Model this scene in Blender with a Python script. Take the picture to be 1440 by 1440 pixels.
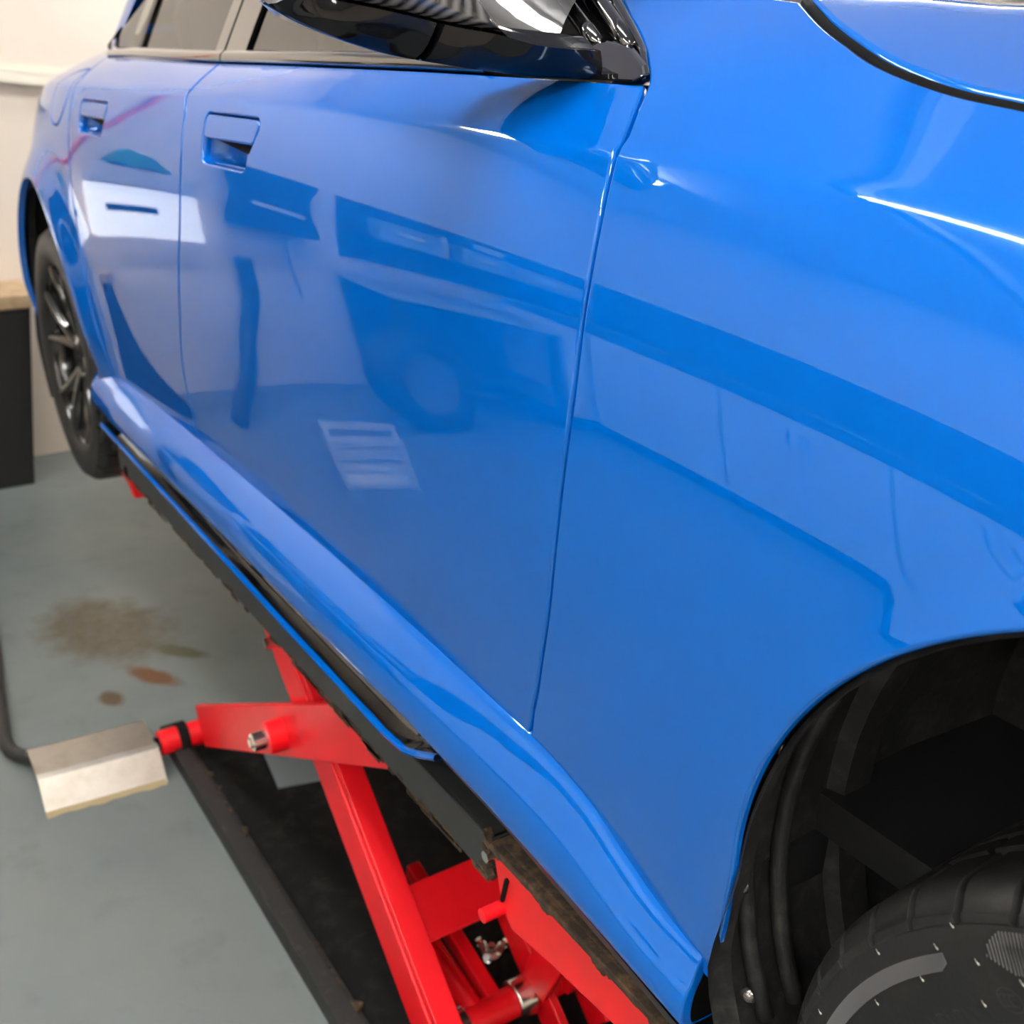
import bpy, bmesh, math, random
import numpy as np
from mathutils import Vector, Matrix
from mathutils.geometry import delaunay_2d_cdt

for o in list(bpy.data.objects): bpy.data.objects.remove(o, do_unlink=True)
scene = bpy.context.scene
C = scene.collection
random.seed(7); rng = np.random.default_rng(7)
H = 0.56                       # how far the lift holds the car above its standing height

# ------------------------------------------------------------------ camera
def camera():
    pos = Vector((0.1130, -1.4262, 0.9448+H))
    yaw, pitch, roll = math.radians(146.8666), math.radians(-21.9717), math.radians(0.7128)
    f = Vector((math.cos(pitch)*math.cos(yaw), math.cos(pitch)*math.sin(yaw), math.sin(pitch)))
    r = f.cross(Vector((0, 0, 1))).normalized(); u = r.cross(f)
    c, s = math.cos(roll), math.sin(roll)
    r2 = r*c+u*s; u2 = u*c-r*s
    cd = bpy.data.cameras.new('camera'); co = bpy.data.objects.new('camera', cd); C.objects.link(co)
    m = Matrix((r2, u2, -f)).transposed().to_4x4(); m.translation = pos
    co.matrix_world = m
    cd.sensor_width = 36; cd.sensor_fit = 'HORIZONTAL'; cd.lens = 36*1508.0/1440
    cd.clip_start = .02; cd.clip_end = 60
    cd.dof.use_dof = True; cd.dof.focus_distance = 0.95; cd.dof.aperture_fstop = 7.0
    scene.camera = co
camera()
# ------------------------------------------------------------------ world, exposure
w = bpy.data.worlds.new('world'); scene.world = w; w.use_nodes = True
w.node_tree.nodes['Background'].inputs[0].default_value = (.85, .92, 1, 1)
w.node_tree.nodes['Background'].inputs[1].default_value = 1.0
vs = scene.view_settings
vs.view_transform = 'Standard'; vs.look = 'None'; vs.gamma = 1; vs.use_curve_mapping = False
vs.exposure = 0.0
LAMP = 57.0                    # radiance of the ceiling tubes

# ------------------------------------------------------------------ materials
def hexc(r, g, b):
    f = lambda c: (c/255/12.92 if c/255 <= .04045 else ((c/255+.055)/1.055)**2.4)
    return (f(r), f(g), f(b), 1)
def mat(name, col, rough=.5, metal=0, spec=.5, coat=0, noise=None, bump=None, emit=None, coatr=.01, coati=1.5):
    m = bpy.data.materials.new(name); m.use_nodes = True
    nt = m.node_tree; b = nt.nodes['Principled BSDF']
    if len(col) == 3: col = (*col, 1)
    b.inputs['Base Color'].default_value = col
    b.inputs['Roughness'].default_value = rough; b.inputs['Metallic'].default_value = metal
    b.inputs['Specular IOR Level'].default_value = spec
    b.inputs['Coat Weight'].default_value = coat; b.inputs['Coat IOR'].default_value = coati; b.inputs['Coat Roughness'].default_value = coatr
    if emit: b.inputs['Emission Color'].default_value = (*emit[0], 1); b.inputs['Emission Strength'].default_value = emit[1]
    tc = nt.nodes.new('ShaderNodeTexCoord')
    if noise:                                             # (second colour, scale, low, high)
        c2, sc, lo, hi = noise
        n = nt.nodes.new('ShaderNodeTexNoise'); n.inputs['Scale'].default_value = sc; n.inputs['Detail'].default_value = 6
        n.inputs['Roughness'].default_value = .65
        r = nt.nodes.new('ShaderNodeMapRange'); r.inputs[1].default_value = lo; r.inputs[2].default_value = hi
        x = nt.nodes.new('ShaderNodeMix'); x.data_type = 'RGBA'
        x.inputs[6].default_value = col; x.inputs[7].default_value = c2 if len(c2) == 4 else (*c2, 1)
        nt.links.new(tc.outputs['Object'], n.inputs['Vector']); nt.links.new(n.outputs['Fac'], r.inputs[0])
        nt.links.new(r.outputs[0], x.inputs[0]); nt.links.new(x.outputs[2], b.inputs['Base Color'])
    if bump:                                              # (scale, distance)
        n = nt.nodes.new('ShaderNodeTexNoise'); n.inputs['Scale'].default_value = bump[0]; n.inputs['Detail'].default_value = 4
        k = nt.nodes.new('ShaderNodeBump'); k.inputs['Distance'].default_value = bump[1]
        nt.links.new(tc.outputs['Object'], n.inputs['Vector']); nt.links.new(n.outputs['Fac'], k.inputs['Height'])
        nt.links.new(k.outputs[0], b.inputs['Normal'])
    return m
M = {}
M['blue'] = mat('blue_paint', (0.000, 0.106, 0.49), .0, 0, .5)
_b = M['blue'].node_tree.nodes['Principled BSDF']; _b.inputs['IOR'].default_value = 1.95; _b.inputs['Specular Tint'].default_value = (.55, .76, 1, 1)
M['gloss_black'] = mat('gloss_black', (.005, .005, .006), .02, 0, .5, coat=1, coati=1.8, coatr=0)
M['mirror_black'] = mat('mirror_black', (.004, .004, .005), .06, 0, .35)
M['satin_black'] = mat('satin_black', (.012, .012, .013), .45)
M['liner'] = mat('liner_plastic', (.017, .017, .018), .5, noise=((.07, .066, .06), 45, .5, .85), bump=(120, .0006))
M['rubber'] = mat('tyre_rubber', (.0075, .0074, .0072), .5, noise=((.022, .021, .019), 30, .5, .85), bump=(220, .0003))
M['rubber_mark'] = mat('rubber_mark', (.030, .030, .032), .42)
M['speck'] = mat('dried_speck', (.42, .40, .36), .6)
M['rim'] = mat('black_alloy', (.012, .012, .012), .12, .3, .5, coat=.6)
M['rim_face'] = mat('machined_alloy', (.20, .19, .18), .22, .9)
M['disc'] = mat('brake_disc', (.42, .41, .40), .3, 1)
M['chrome'] = mat('zinc_steel', (.72, .70, .66), .22, 1)
M['red'] = mat('red_paint', (.86, .004, .012), .40, 0, .5, noise=((.74, .004, .010), 9, .4, .8))
M['red_faded'] = mat('red_paint_dusty', (.86, .016, .018), .5, 0, .5, noise=((.70, .03, .025), 12, .45, .8))
M['lift_grey'] = mat('lift_dark_grey', (.030, .032, .033), .5, noise=((.075, .065, .05), 16, .58, .82))
M['grime'] = mat('rusty_grime', (.035, .024, .015), .85, noise=((.17, .10, .05), 55, .45, .75), bump=(90, .002))
M['base_black'] = mat('lift_base_black', (.006, .006, .006), .8, 0, .15, noise=((.024, .022, .020), 22, .5, .8))
M['rail_dark'] = mat('rail_dark', (.020, .020, .0195), .6, 0, .3, noise=((.07, .062, .055), 30, .55, .85))
M['steel_cover'] = mat('stainless_cover', (.50, .46, .40), .33, .75, noise=((.36, .31, .24), 14, .45, .8))
M['hose'] = mat('black_hose', (.02, .02, .019), .5)
M['wall'] = mat('wall_white', hexc(238, 226, 210), .75, noise=(hexc(232, 219, 203), 1.3, .35, .7))
M['ceiling'] = mat('ceiling_paint', (.60, .60, .61), .8)
M['beam'] = mat('beam_white', (.86, .86, .88), .7)
M['trunk'] = mat('trunking_white', hexc(228, 222, 206), .5)
M['wood'] = mat('worn_wood', hexc(196, 172, 138), .6, noise=(hexc(160, 132, 98), 9, .4, .7))
M['cab_black'] = mat('black_laminate', (.008, .008, .008), .45)
M['lamp_body'] = mat('lamp_body_white', (.8, .8, .8), .5)
M['tube'] = mat('lamp_tube', (1, 1, 1), .5, emit=((1, .965, .91), LAMP))
M['white_plastic'] = mat('white_plastic', (.80, .80, .80), .4)
M['cream'] = mat('cream_unit', (.86, .80, .76), .45)
M['grey_plastic'] = mat('grey_plastic', (.36, .39, .45), .5)
M['dark_cloth'] = mat('dark_cloth', (.012, .014, .02), .9)
M['green_cloth'] = mat('green_cloth', (.05, .22, .17), .85)
M['orange'] = mat('orange_hose', (.80, .12, .03), .5)
M['board'] = mat('tool_board_black', (.014, .015, .018), .6)
M['bench_top'] = mat('bench_steel', (.55, .55, .56), .35, .6)
M['bench_dark'] = mat('dull_steel', (.13, .14, .16), .5)
M['pale_grey'] = mat('pale_grey_steel', (.62, .63, .66), .4)
M['bin_blue'] = mat('bin_grey_blue', (.26, .33, .44), .5)
M['void'] = mat('deep_black', (.003, .003, .003), .8, 0, .1)
M['mat_rubber'] = mat('mat_rubber', (.014, .014, .015), .7)
M['seat'] = mat('seat_leather', (.012, .012, .012), .5)
def carbon():
    m = mat('carbon_weave', (.01, .01, .011), .2, 0, .5, coat=1); nt = m.node_tree; b = nt.nodes['Principled BSDF']
    tc = nt.nodes.new('ShaderNodeTexCoord'); mp = nt.nodes.new('ShaderNodeMapping'); mp.inputs['Rotation'].default_value = (0, .6, .7)
    ch = nt.nodes.new('ShaderNodeTexWave'); ch.inputs['Scale'].default_value = 46; ch.inputs['Distortion'].default_value = 1.2
    rp = nt.nodes.new('ShaderNodeMix'); rp.data_type = 'RGBA'; rp.inputs[6].default_value = (.010, .010, .011, 1); rp.inputs[7].default_value = (.13, .125, .12, 1)
    nt.links.new(tc.outputs['Object'], mp.inputs[0]); nt.links.new(mp.outputs[0], ch.inputs['Vector'])
    nt.links.new(ch.outputs['Fac'], rp.inputs[0]); nt.links.new(rp.outputs[2], b.inputs['Base Color'])
    return m
M['carbon'] = carbon()
def glass(name, tint, ior=1.5):
    m = bpy.data.materials.new(name); m.use_nodes = True; nt = m.node_tree
    nt.nodes.remove(nt.nodes['Principled BSDF']); out = nt.nodes['Material Output']
    t = nt.nodes.new('ShaderNodeBsdfTransparent'); t.inputs[0].default_value = (*tint, 1)
    g = nt.nodes.new('ShaderNodeBsdfGlossy'); g.inputs['Roughness'].default_value = 0.0
    f = nt.nodes.new('ShaderNodeFresnel'); f.inputs[0].default_value = ior
    x = nt.nodes.new('ShaderNodeMixShader')
    nt.links.new(f.outputs[0], x.inputs[0]); nt.links.new(t.outputs[0], x.inputs[1]); nt.links.new(g.outputs[0], x.inputs[2])
    nt.links.new(x.outputs[0], out.inputs[0])
    return m
M['glass'] = glass('tinted_glass', (.30, .33, .30), 2.8)
def floor_mat():
    m = mat('painted_concrete', hexc(110, 119, 120), .34, 0, .45); nt = m.node_tree; b = nt.nodes['Principled BSDF']
    tc = nt.nodes.new('ShaderNodeTexCoord')
    def noise(sc, det=6, rough=.6):
        n = nt.nodes.new('ShaderNodeTexNoise'); n.inputs['Scale'].default_value = sc; n.inputs['Detail'].default_value = det; n.inputs['Roughness'].default_value = rough
        nt.links.new(tc.outputs['Object'], n.inputs['Vector']); return n
    def rng_(src, lo, hi, a=0, c=1):
        r = nt.nodes.new('ShaderNodeMapRange'); r.inputs[1].default_value = lo; r.inputs[2].default_value = hi; r.inputs[3].default_value = a; r.inputs[4].default_value = c
        nt.links.new(src, r.inputs[0]); return r.outputs[0]
    def mix(fac, c1, c2):
        x = nt.nodes.new('ShaderNodeMix'); x.data_type = 'RGBA'
        nt.links.new(fac, x.inputs[0])
        if isinstance(c1, tuple): x.inputs[6].default_value = c1
        else: nt.links.new(c1, x.inputs[6])
        x.inputs[7].default_value = c2
        return x.outputs[2]
    def mul(a, c):
        k = nt.nodes.new('ShaderNodeMath'); k.operation = 'MULTIPLY'; nt.links.new(a, k.inputs[0]); nt.links.new(c, k.inputs[1]); return k.outputs[0]
    def blob(cx, cy, sx, sy, ang=0, edge=.35):            # a stain with an uneven outline
        mp = nt.nodes.new('ShaderNodeMapping'); mp.vector_type = 'TEXTURE'; mp.inputs['Location'].default_value = (cx, cy, 0)
        mp.inputs['Rotation'].default_value = (0, 0, ang); mp.inputs['Scale'].default_value = (sx, sy, 1)
        nt.links.new(tc.outputs['Object'], mp.inputs[0])
        ln = nt.nodes.new('ShaderNodeVectorMath'); ln.operation = 'LENGTH'; nt.links.new(mp.outputs[0], ln.inputs[0])
        n = noise(16, 5); ad = nt.nodes.new('ShaderNodeMath'); ad.operation = 'MULTIPLY_ADD'; ad.inputs[1].default_value = .9; 
        nt.links.new(n.outputs['Fac'], ad.inputs[0]); nt.links.new(ln.outputs['Value'], ad.inputs[2])
        return rng_(ad.outputs[0], 1.55, 1.55-edge*1.3)
    c = mix(rng_(noise(1.6).outputs['Fac'], .35, .7), hexc(107, 116, 117), hexc(121, 128, 126))
    c = mix(rng_(noise(9).outputs['Fac'], .55, .8, 0, .5), c, hexc(82, 88, 88))
    c = mix(rng_(noise(70, 3).outputs['Fac'], .70, .78, 0, .6), c, hexc(140, 142, 138))
    c = mix(mul(blob(-2.86, -.90, .26, .17, .3), rng_(noise(28).outputs['Fac'], .2, .6, .4, 1)), c, hexc(88, 80, 62))
    c = mix(blob(-2.52, -.86, .10, .035, .5), c, hexc(104, 68, 42))
    c = mix(blob(-2.46, -.98, .05, .03, .2), c, hexc(84, 68, 48))
    c = mix(blob(-2.62, -.76, .10, .03, .7), c, hexc(84, 82, 60))
    nt.links.new(c, b.inputs['Base Color'])
    nt.links.new(rng_(noise(6).outputs['Fac'], .3, .7, .28, .45), b.inputs['Roughness'])
    return m
M['floor'] = floor_mat()

# ------------------------------------------------------------------ object helpers
def tag(o, label=None, cat=None, group=None, kind=None):
    if label: o['label'] = label
    if cat: o['category'] = cat
    if group: o['group'] = group
    if kind: o['kind'] = kind
    return o
def empty(name, loc, label, cat, group=None, rz=0):
    o = bpy.data.objects.new(name, None); C.objects.link(o); o.location = loc; o.rotation_euler.z = rz
    o.empty_display_size = .1
    return tag(o, label, cat, group)
def link(name, me, m, parent=None):
    o = bpy.data.objects.new(name, me); C.objects.link(o)
    if m is not None: me.materials.append(M[m] if isinstance(m, str) else m)
    if parent: o.parent = parent
    return o
def smooth(me, on=True):
    me.polygons.foreach_set('use_smooth', [on]*len(me.polygons)); me.update()
class MB:
    def __init__(s): s.v = []; s.f = []
    def add(s, vs, fs):
        k = len(s.v); s.v += [tuple(map(float, a)) for a in vs]; s.f += [tuple(i+k for i in f) for f in fs]; return s
    def box(s, c, d, M3=None):
        hx, hy, hz = d[0]/2, d[1]/2, d[2]/2
        vs = [Vector((x, y, z)) for x in (-hx, hx) for y in (-hy, hy) for z in (-hz, hz)]
        if M3 is not None: vs = [M3 @ a for a in vs]
        return s.add([a+Vector(c) for a in vs], [(0, 1, 3, 2), (4, 6, 7, 5), (0, 4, 5, 1), (2, 3, 7, 6), (0, 2, 6, 4), (1, 5, 7, 3)])
    def prism(s, pts, a, b):                               # pts: list of 3-D points, extruded by vector b-a
        n = len(pts); off = Vector(b)-Vector(a)
        p0 = [Vector(q) for q in pts]; p1 = [q+off for q in p0]
        return s.add(p0+p1, [tuple(range(n))[::-1], tuple(range(n, 2*n))]+[(i, (i+1) % n, n+(i+1) % n, n+i) for i in range(n)])
    def tube(s, pts, r, n=12, caps=True):
        pts = [Vector(q) for q in pts]; rs = r if isinstance(r, (list, tuple)) else [r]*len(pts); k0 = len(s.v); vs = []
        t0 = (pts[1]-pts[0]).normalized(); up = Vector((0, 0, 1)) if abs(t0.z) < .9 else Vector((1, 0, 0)); nrm = t0.cross(up).normalized()
        for i, q in enumerate(pts):
            t = (pts[min(i+1, len(pts)-1)]-pts[max(i-1, 0)]).normalized()
            nrm = (nrm-t*nrm.dot(t)).normalized(); bi = t.cross(nrm)
            vs += [q+(nrm*math.cos(2*math.pi*j/n)+bi*math.sin(2*math.pi*j/n))*rs[i] for j in range(n)]
        fs = [(i*n+j, i*n+(j+1) % n, (i+1)*n+(j+1) % n, (i+1)*n+j) for i in range(len(pts)-1) for j in range(n)]
        if caps: fs += [tuple(range(n))[::-1], tuple(range((len(pts)-1)*n, len(pts)*n))]
        return s.add(vs, fs)
    def grid(s, P, closed_u=False, closed_v=False):
        P = np.asarray(P, float); a, b = P.shape[:2]
        fs = [(i*b+j, i*b+(j+1) % b, ((i+1) % a)*b+(j+1) % b, ((i+1) % a)*b+j) for i in range(a if closed_u else a-1) for j in range(b if closed_v else b-1)]
        return s.add(P.reshape(-1, 3), fs)
    def build(s, name, m, parent=None, sm=False, bevel=0, angle=None, fix=True):
        me = bpy.data.meshes.new(name); me.from_pydata(s.v, [], s.f)
        if fix:
            bm = bmesh.new(); bm.from_mesh(me); bmesh.ops.recalc_face_normals(bm, faces=bm.faces); bm.to_mesh(me); bm.free()
        me.update()
        if sm: smooth(me)
        if angle is not None:
            smooth(me); me.set_sharp_from_angle(angle=math.radians(angle))
        o = link(name, me, m, parent)
        if bevel:
            bv = o.modifiers.new('bevel', 'BEVEL'); bv.width = bevel; bv.segments = 2; bv.limit_method = 'ANGLE'
        return o
def copy_tree(o, parent=None):
    c = o.copy(); C.objects.link(c); c.parent = parent
    for ch in list(o.children): copy_tree(ch, c)
    return c
def lathe(profile, n, axis_y=True):
    """profile (radius, y) turned about the y axis -> (n, k, 3)"""
    th = np.linspace(0, 2*np.pi, n, endpoint=False); pr = np.asarray(profile, float)
    return np.stack([pr[None, :, 0]*np.cos(th)[:, None], np.repeat(pr[None, :, 1], n, 0), pr[None, :, 0]*np.sin(th)[:, None]], -1)
def cat(pts, step):
    """smooth curve through points (Catmull-Rom), resampled evenly"""
    P = np.asarray(pts, float)
    if len(P) == 2: Q = P[0]+(P[1]-P[0])*np.linspace(0, 1, 30)[:, None]
    else:
        A = np.vstack([2*P[0]-P[1], P, 2*P[-1]-P[-2]]); out = []
        for i in range(len(P)-1):
            p0, p1, p2, p3 = A[i:i+4]; t = np.linspace(0, 1, 24, endpoint=False)[:, None]
            out.append(.5*((2*p1)+(-p0+p2)*t+(2*p0-5*p1+4*p2-p3)*t*t+(-p0+3*p1-3*p2+p3)*t**3))
        Q = np.vstack(out+[P[-1:]])
    d = np.concatenate([[0], np.cumsum(np.linalg.norm(np.diff(Q, axis=0), axis=1))])
    n = max(2, int(round(d[-1]/step))+1); s = np.linspace(0, d[-1], n)
    return np.stack([np.interp(s, d, Q[:, k]) for k in range(Q.shape[1])], -1)

# ------------------------------------------------------------------ body side surface
FAX, RAX, ACZ, AR = 0.0, -2.81, 0.345, 0.365      # axles and wheel arch circle
def bspl(P, t):
    """uniform cubic B-spline; P (n,k), t in [0,n-1]; end points held by mirrored phantom points"""
    P = np.asarray(P, float); n = len(P)
    Q = np.vstack([2*P[0]-P[1], P, 2*P[-1]-P[-2]])
    t = np.clip(np.asarray(t, float), 0, n-1-1e-9); i = np.floor(t).astype(int); f = (t-i)[..., None]
    b0 = (1-f)**3/6; b1 = (3*f**3-6*f**2+4)/6; b2 = (-3*f**3+3*f**2+3*f+1)/6; b3 = f**3/6
    return b0*Q[i]+b1*Q[i+1]+b2*Q[i+2]+b3*Q[i+3]
def pchip(X, Y, x):
    X = np.asarray(X, float); Y = np.asarray(Y, float); x = np.asarray(x, float)
    h = np.diff(X); d = np.diff(Y, axis=0)/(h[:, None] if Y.ndim > 1 else h)
    m = np.zeros_like(Y)
    hh = h[:, None] if Y.ndim > 1 else h
    w1 = 2*hh[1:]+hh[:-1]; w2 = hh[1:]+2*hh[:-1]
    with np.errstate(divide='ignore', invalid='ignore'):
        mm = (w1+w2)/(w1/d[:-1]+w2/d[1:])
    m[1:-1] = np.where(d[:-1]*d[1:] > 0, mm, 0); m[0] = d[0]; m[-1] = d[-1]
    i = np.clip(np.searchsorted(X, x)-1, 0, len(X)-2); t = (x-X[i])/h[i]
    if Y.ndim > 1: t = t[..., None]; hi = h[i][..., None]
    else: hi = h[i]
    return ((1+2*t)*(1-t)**2)*Y[i]+t*(1-t)**2*hi*m[i]+t*t*(3-2*t)*Y[i+1]+t*t*(t-1)*hi*m[i+1]
# ---- body side: (half width, height) from the sill joint up past the shoulder crease to the bonnet / belt
SIDE = {
 0.9:  [(.70,.30),(.72,.34),(.75,.42),(.77,.52),(.77,.61),(.75,.68),(.72,.72),(.69,.75),(.665,.77),(.65,.78),(.63,.79),(.60,.80),(.56,.815),(.51,.83),(.45,.845)],
 0.4:  [(.86,.30),(.875,.34),(.89,.42),(.90,.52),(.90,.61),(.89,.69),(.875,.745),(.855,.785),(.838,.805),(.824,.817),(.805,.826),(.775,.838),(.735,.852),(.68,.868),(.62,.882)],
 0.0:  [(.89,.30),(.898,.34),(.908,.42),(.915,.52),(.915,.61),(.907,.69),(.893,.752),(.875,.795),(.862,.817),(.850,.830),(.830,.842),(.800,.857),(.765,.877),(.715,.900),(.65,.920)],
 -0.3: [(.893,.30),(.897,.34),(.903,.42),(.908,.52),(.910,.62),(.905,.71),(.896,.785),(.880,.838),(.868,.866),(.858,.879),(.840,.890),(.812,.901),(.775,.915),(.72,.936),(.655,.956)],
 -0.6: [(.888,.30),(.890,.34),(.897,.42),(.904,.52),(.908,.62),(.906,.71),(.899,.79),(.887,.848),(.877,.877),(.868,.893),(.850,.907),(.822,.925),(.785,.950),(.72,.985),(.63,1.02)],
 -1.2: [(.876,.30),(.882,.34),(.893,.42),(.902,.52),(.908,.62),(.908,.72),(.903,.80),(.894,.86),(.885,.893),(.876,.911),(.858,.927),(.830,.945),(.79,.967),(.752,1.003),(.712,1.055)],
 -1.8: [(.874,.30),(.880,.34),(.892,.42),(.902,.52),(.909,.62),(.910,.72),(.906,.80),(.898,.865),(.889,.900),(.880,.918),(.861,.934),(.832,.951),(.79,.972),(.752,1.008),(.712,1.06)],
 -2.4: [(.884,.30),(.889,.34),(.899,.42),(.908,.52),(.914,.62),(.915,.72),(.911,.805),(.903,.870),(.892,.906),(.881,.924),(.860,.940),(.828,.958),(.78,.982),(.72,1.01),(.65,1.05)],
 -2.9: [(.885,.30),(.892,.34),(.902,.42),(.908,.52),(.907,.62),(.900,.72),(.888,.805),(.873,.872),(.858,.908),(.843,.926),(.817,.944),(.78,.962),(.73,.985),(.675,1.01),(.61,1.05)],
 -3.3: [(.875,.30),(.882,.34),(.888,.42),(.885,.52),(.870,.62),(.845,.72),(.815,.805),(.788,.870),(.768,.904),(.750,.922),(.722,.940),(.685,.957),(.635,.977),(.575,1.0),(.505,1.03)],
 -3.65:[(.74,.30),(.748,.34),(.752,.42),(.748,.52),(.735,.62),(.715,.72),(.692,.80),(.668,.86),(.648,.893),(.629,.910),(.60,.928),(.56,.944),(.515,.960),(.46,.978),(.40,1.0)],
 -3.95:[(.45,.30),(.47,.34),(.50,.42),(.52,.52),(.53,.62),(.53,.72),(.52,.80),(.505,.855),(.49,.885),(.475,.90),(.45,.915),(.42,.93),(.38,.945),(.33,.96),(.28,.975)],
}
DX = 0.15
for _k in SIDE:                                             # tighten the shoulder crease behind the front wheel
    _q = SIDE[_k]; _c = 1.0 if _k > -.1 else .55 if _k > -.4 else .25
    _m = lambda a, b: (b[0]+(a[0]-b[0])*_c, b[1]+(a[1]-b[1])*_c)
    if _c < 1: _q[8] = _m(_q[7], _q[9]) if _c < .5 else _m(_q[8], _q[9]); _q[10] = _m(_q[11], _q[9]) if _c < .5 else _m(_q[10], _q[9])
for _k in SIDE:
    _w0 = SIDE[_k][0][0]
    _t = 0 if _k in (-.3, 0.0, .4) else 1 if _k > -2.3 else .4
    SIDE[_k] = [(_w0-.020*_t, .20), (_w0-.008*_t, .25)]+SIDE[_k]
_kx = sorted(SIDE); _K = np.array([SIDE[k] for k in _kx])
_sx = np.arange(-3.95, 0.901, DX); NS = len(_sx)
_G = pchip(_kx, _K.reshape(len(_kx), -1), _sx).reshape(NS, 17, 2)
# v is arc length along the door section, so (x, v) is nearly metric
_ref = np.array(SIDE[-1.2]); _vk = np.concatenate([[0], np.cumsum(np.hypot(*np.diff(_ref, axis=0).T))])
VMAX = _vk[-1]
def _raw(x, v):
    x = np.asarray(x, float); v = np.asarray(v, float)
    tx = np.clip((x-_sx[0])/DX, 0, NS-1-1e-9)
    tv = np.interp(v, _vk, np.arange(17))
    A = bspl(_G.reshape(NS, 34), tx).reshape(x.shape+(17, 2))
    # B-spline along v, point by point
    Q = np.concatenate([2*A[..., :1, :]-A[..., 1:2, :], A, 2*A[..., -1:, :]-A[..., -2:-1, :]], -2)
    tv = np.clip(tv, 0, 16-1e-9); i = np.floor(tv).astype(int); f = (tv-i)[..., None]
    g = lambda k: np.take_along_axis(Q, (i+k)[..., None, None].repeat(2, -1), -2)[..., 0, :]
    return ((1-f)**3*g(0)+(3*f**3-6*f**2+4)*g(1)+(-3*f**3+3*f**2+3*f+1)*g(2)+f**3*g(3))/6
def side(x, v):
    x = np.asarray(x, float); v = np.asarray(v, float)
    wz = _raw(x, v); w = wz[..., 0]; z = wz[..., 1]
    low = 1/(1+np.exp((z-.80)/.035))                       # flares die out below the shoulder
    rf = np.hypot(x-FAX, z-ACZ); rr = np.hypot(x-RAX, z-ACZ)
    w = w+.003*np.exp(-((rf-.36)/.022)**2)*low
    w = w+.034*np.exp(-((rr-.36)/.085)**2)*low*np.clip((z-.1)/.3, 0, 1)
    return np.stack([x, -w, z], -1)
def side_n(x, v, e=1e-4):
    a = side(x+e, v)-side(x-e, v); b = side(x, v+e)-side(x, v-e)
    n = np.cross(a, b); n /= np.linalg.norm(n, axis=-1, keepdims=True)
    return np.where(n[..., 1:2] > 0, -n, n)
# ================================================================== the car
car = empty('car', (0, 0, H), 'glossy bright blue four-door car raised on the red scissor lift', 'car')
def v_of_z(x, z):
    x = np.asarray(x, float); z = np.asarray(z, float); lo = np.zeros_like(x); hi = np.full_like(x, VMAX)
    for _ in range(40):
        m = (lo+hi)/2; zz = side(x, m)[..., 2]; lo = np.where(zz < z, m, lo); hi = np.where(zz < z, hi, m)
    return (lo+hi)/2
def inpoly(pts, poly):
    x, y = pts[:, 0], pts[:, 1]; r = np.zeros(len(pts), bool); x1, y1 = poly[:, 0], poly[:, 1]; x2, y2 = np.roll(x1, -1), np.roll(y1, -1)
    for a, b, c, d in zip(x1, y1, x2, y2):
        k = (b > y) != (d > y)
        if k.any(): r ^= k & (x < (c-a)*(y-b)/(d-b+1e-15)+a)
    return r
def segdist(pts, poly):
    a = poly; b = np.roll(poly, -1, 0); best = np.full(len(pts), 1e9)
    for p, q in zip(a, b):
        d = q-p; t = np.clip(((pts-p)@d)/(d@d+1e-15), 0, 1); best = np.minimum(best, np.linalg.norm(pts-(p+t[:, None]*d), axis=1))
    return best
def loop(segs, step=.012):
    out = []
    for s in segs:
        q = cat(s, step); out.append(q[:-1])
    P = np.vstack(out)
    keep = [0]
    for i in range(1, len(P)):
        if np.linalg.norm(P[i]-P[keep[-1]]) > step*.3: keep.append(i)
    P = P[keep]
    A = .5*np.sum(P[:, 0]*np.roll(P[:, 1], -1)-np.roll(P[:, 0], -1)*P[:, 1])
    return P if A > 0 else P[::-1].copy()
def inward(P):
    e = np.roll(P, -1, 0)-P; e /= np.linalg.norm(e, axis=1, keepdims=True); n = np.stack([-e[:, 1], e[:, 0]], -1)
    m = n+np.roll(n, 1, 0); m /= np.maximum(np.linalg.norm(m, axis=1, keepdims=True), 1e-6)
    c = np.clip((m*n).sum(1, keepdims=True), .5, 1)
    return m/c
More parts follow.
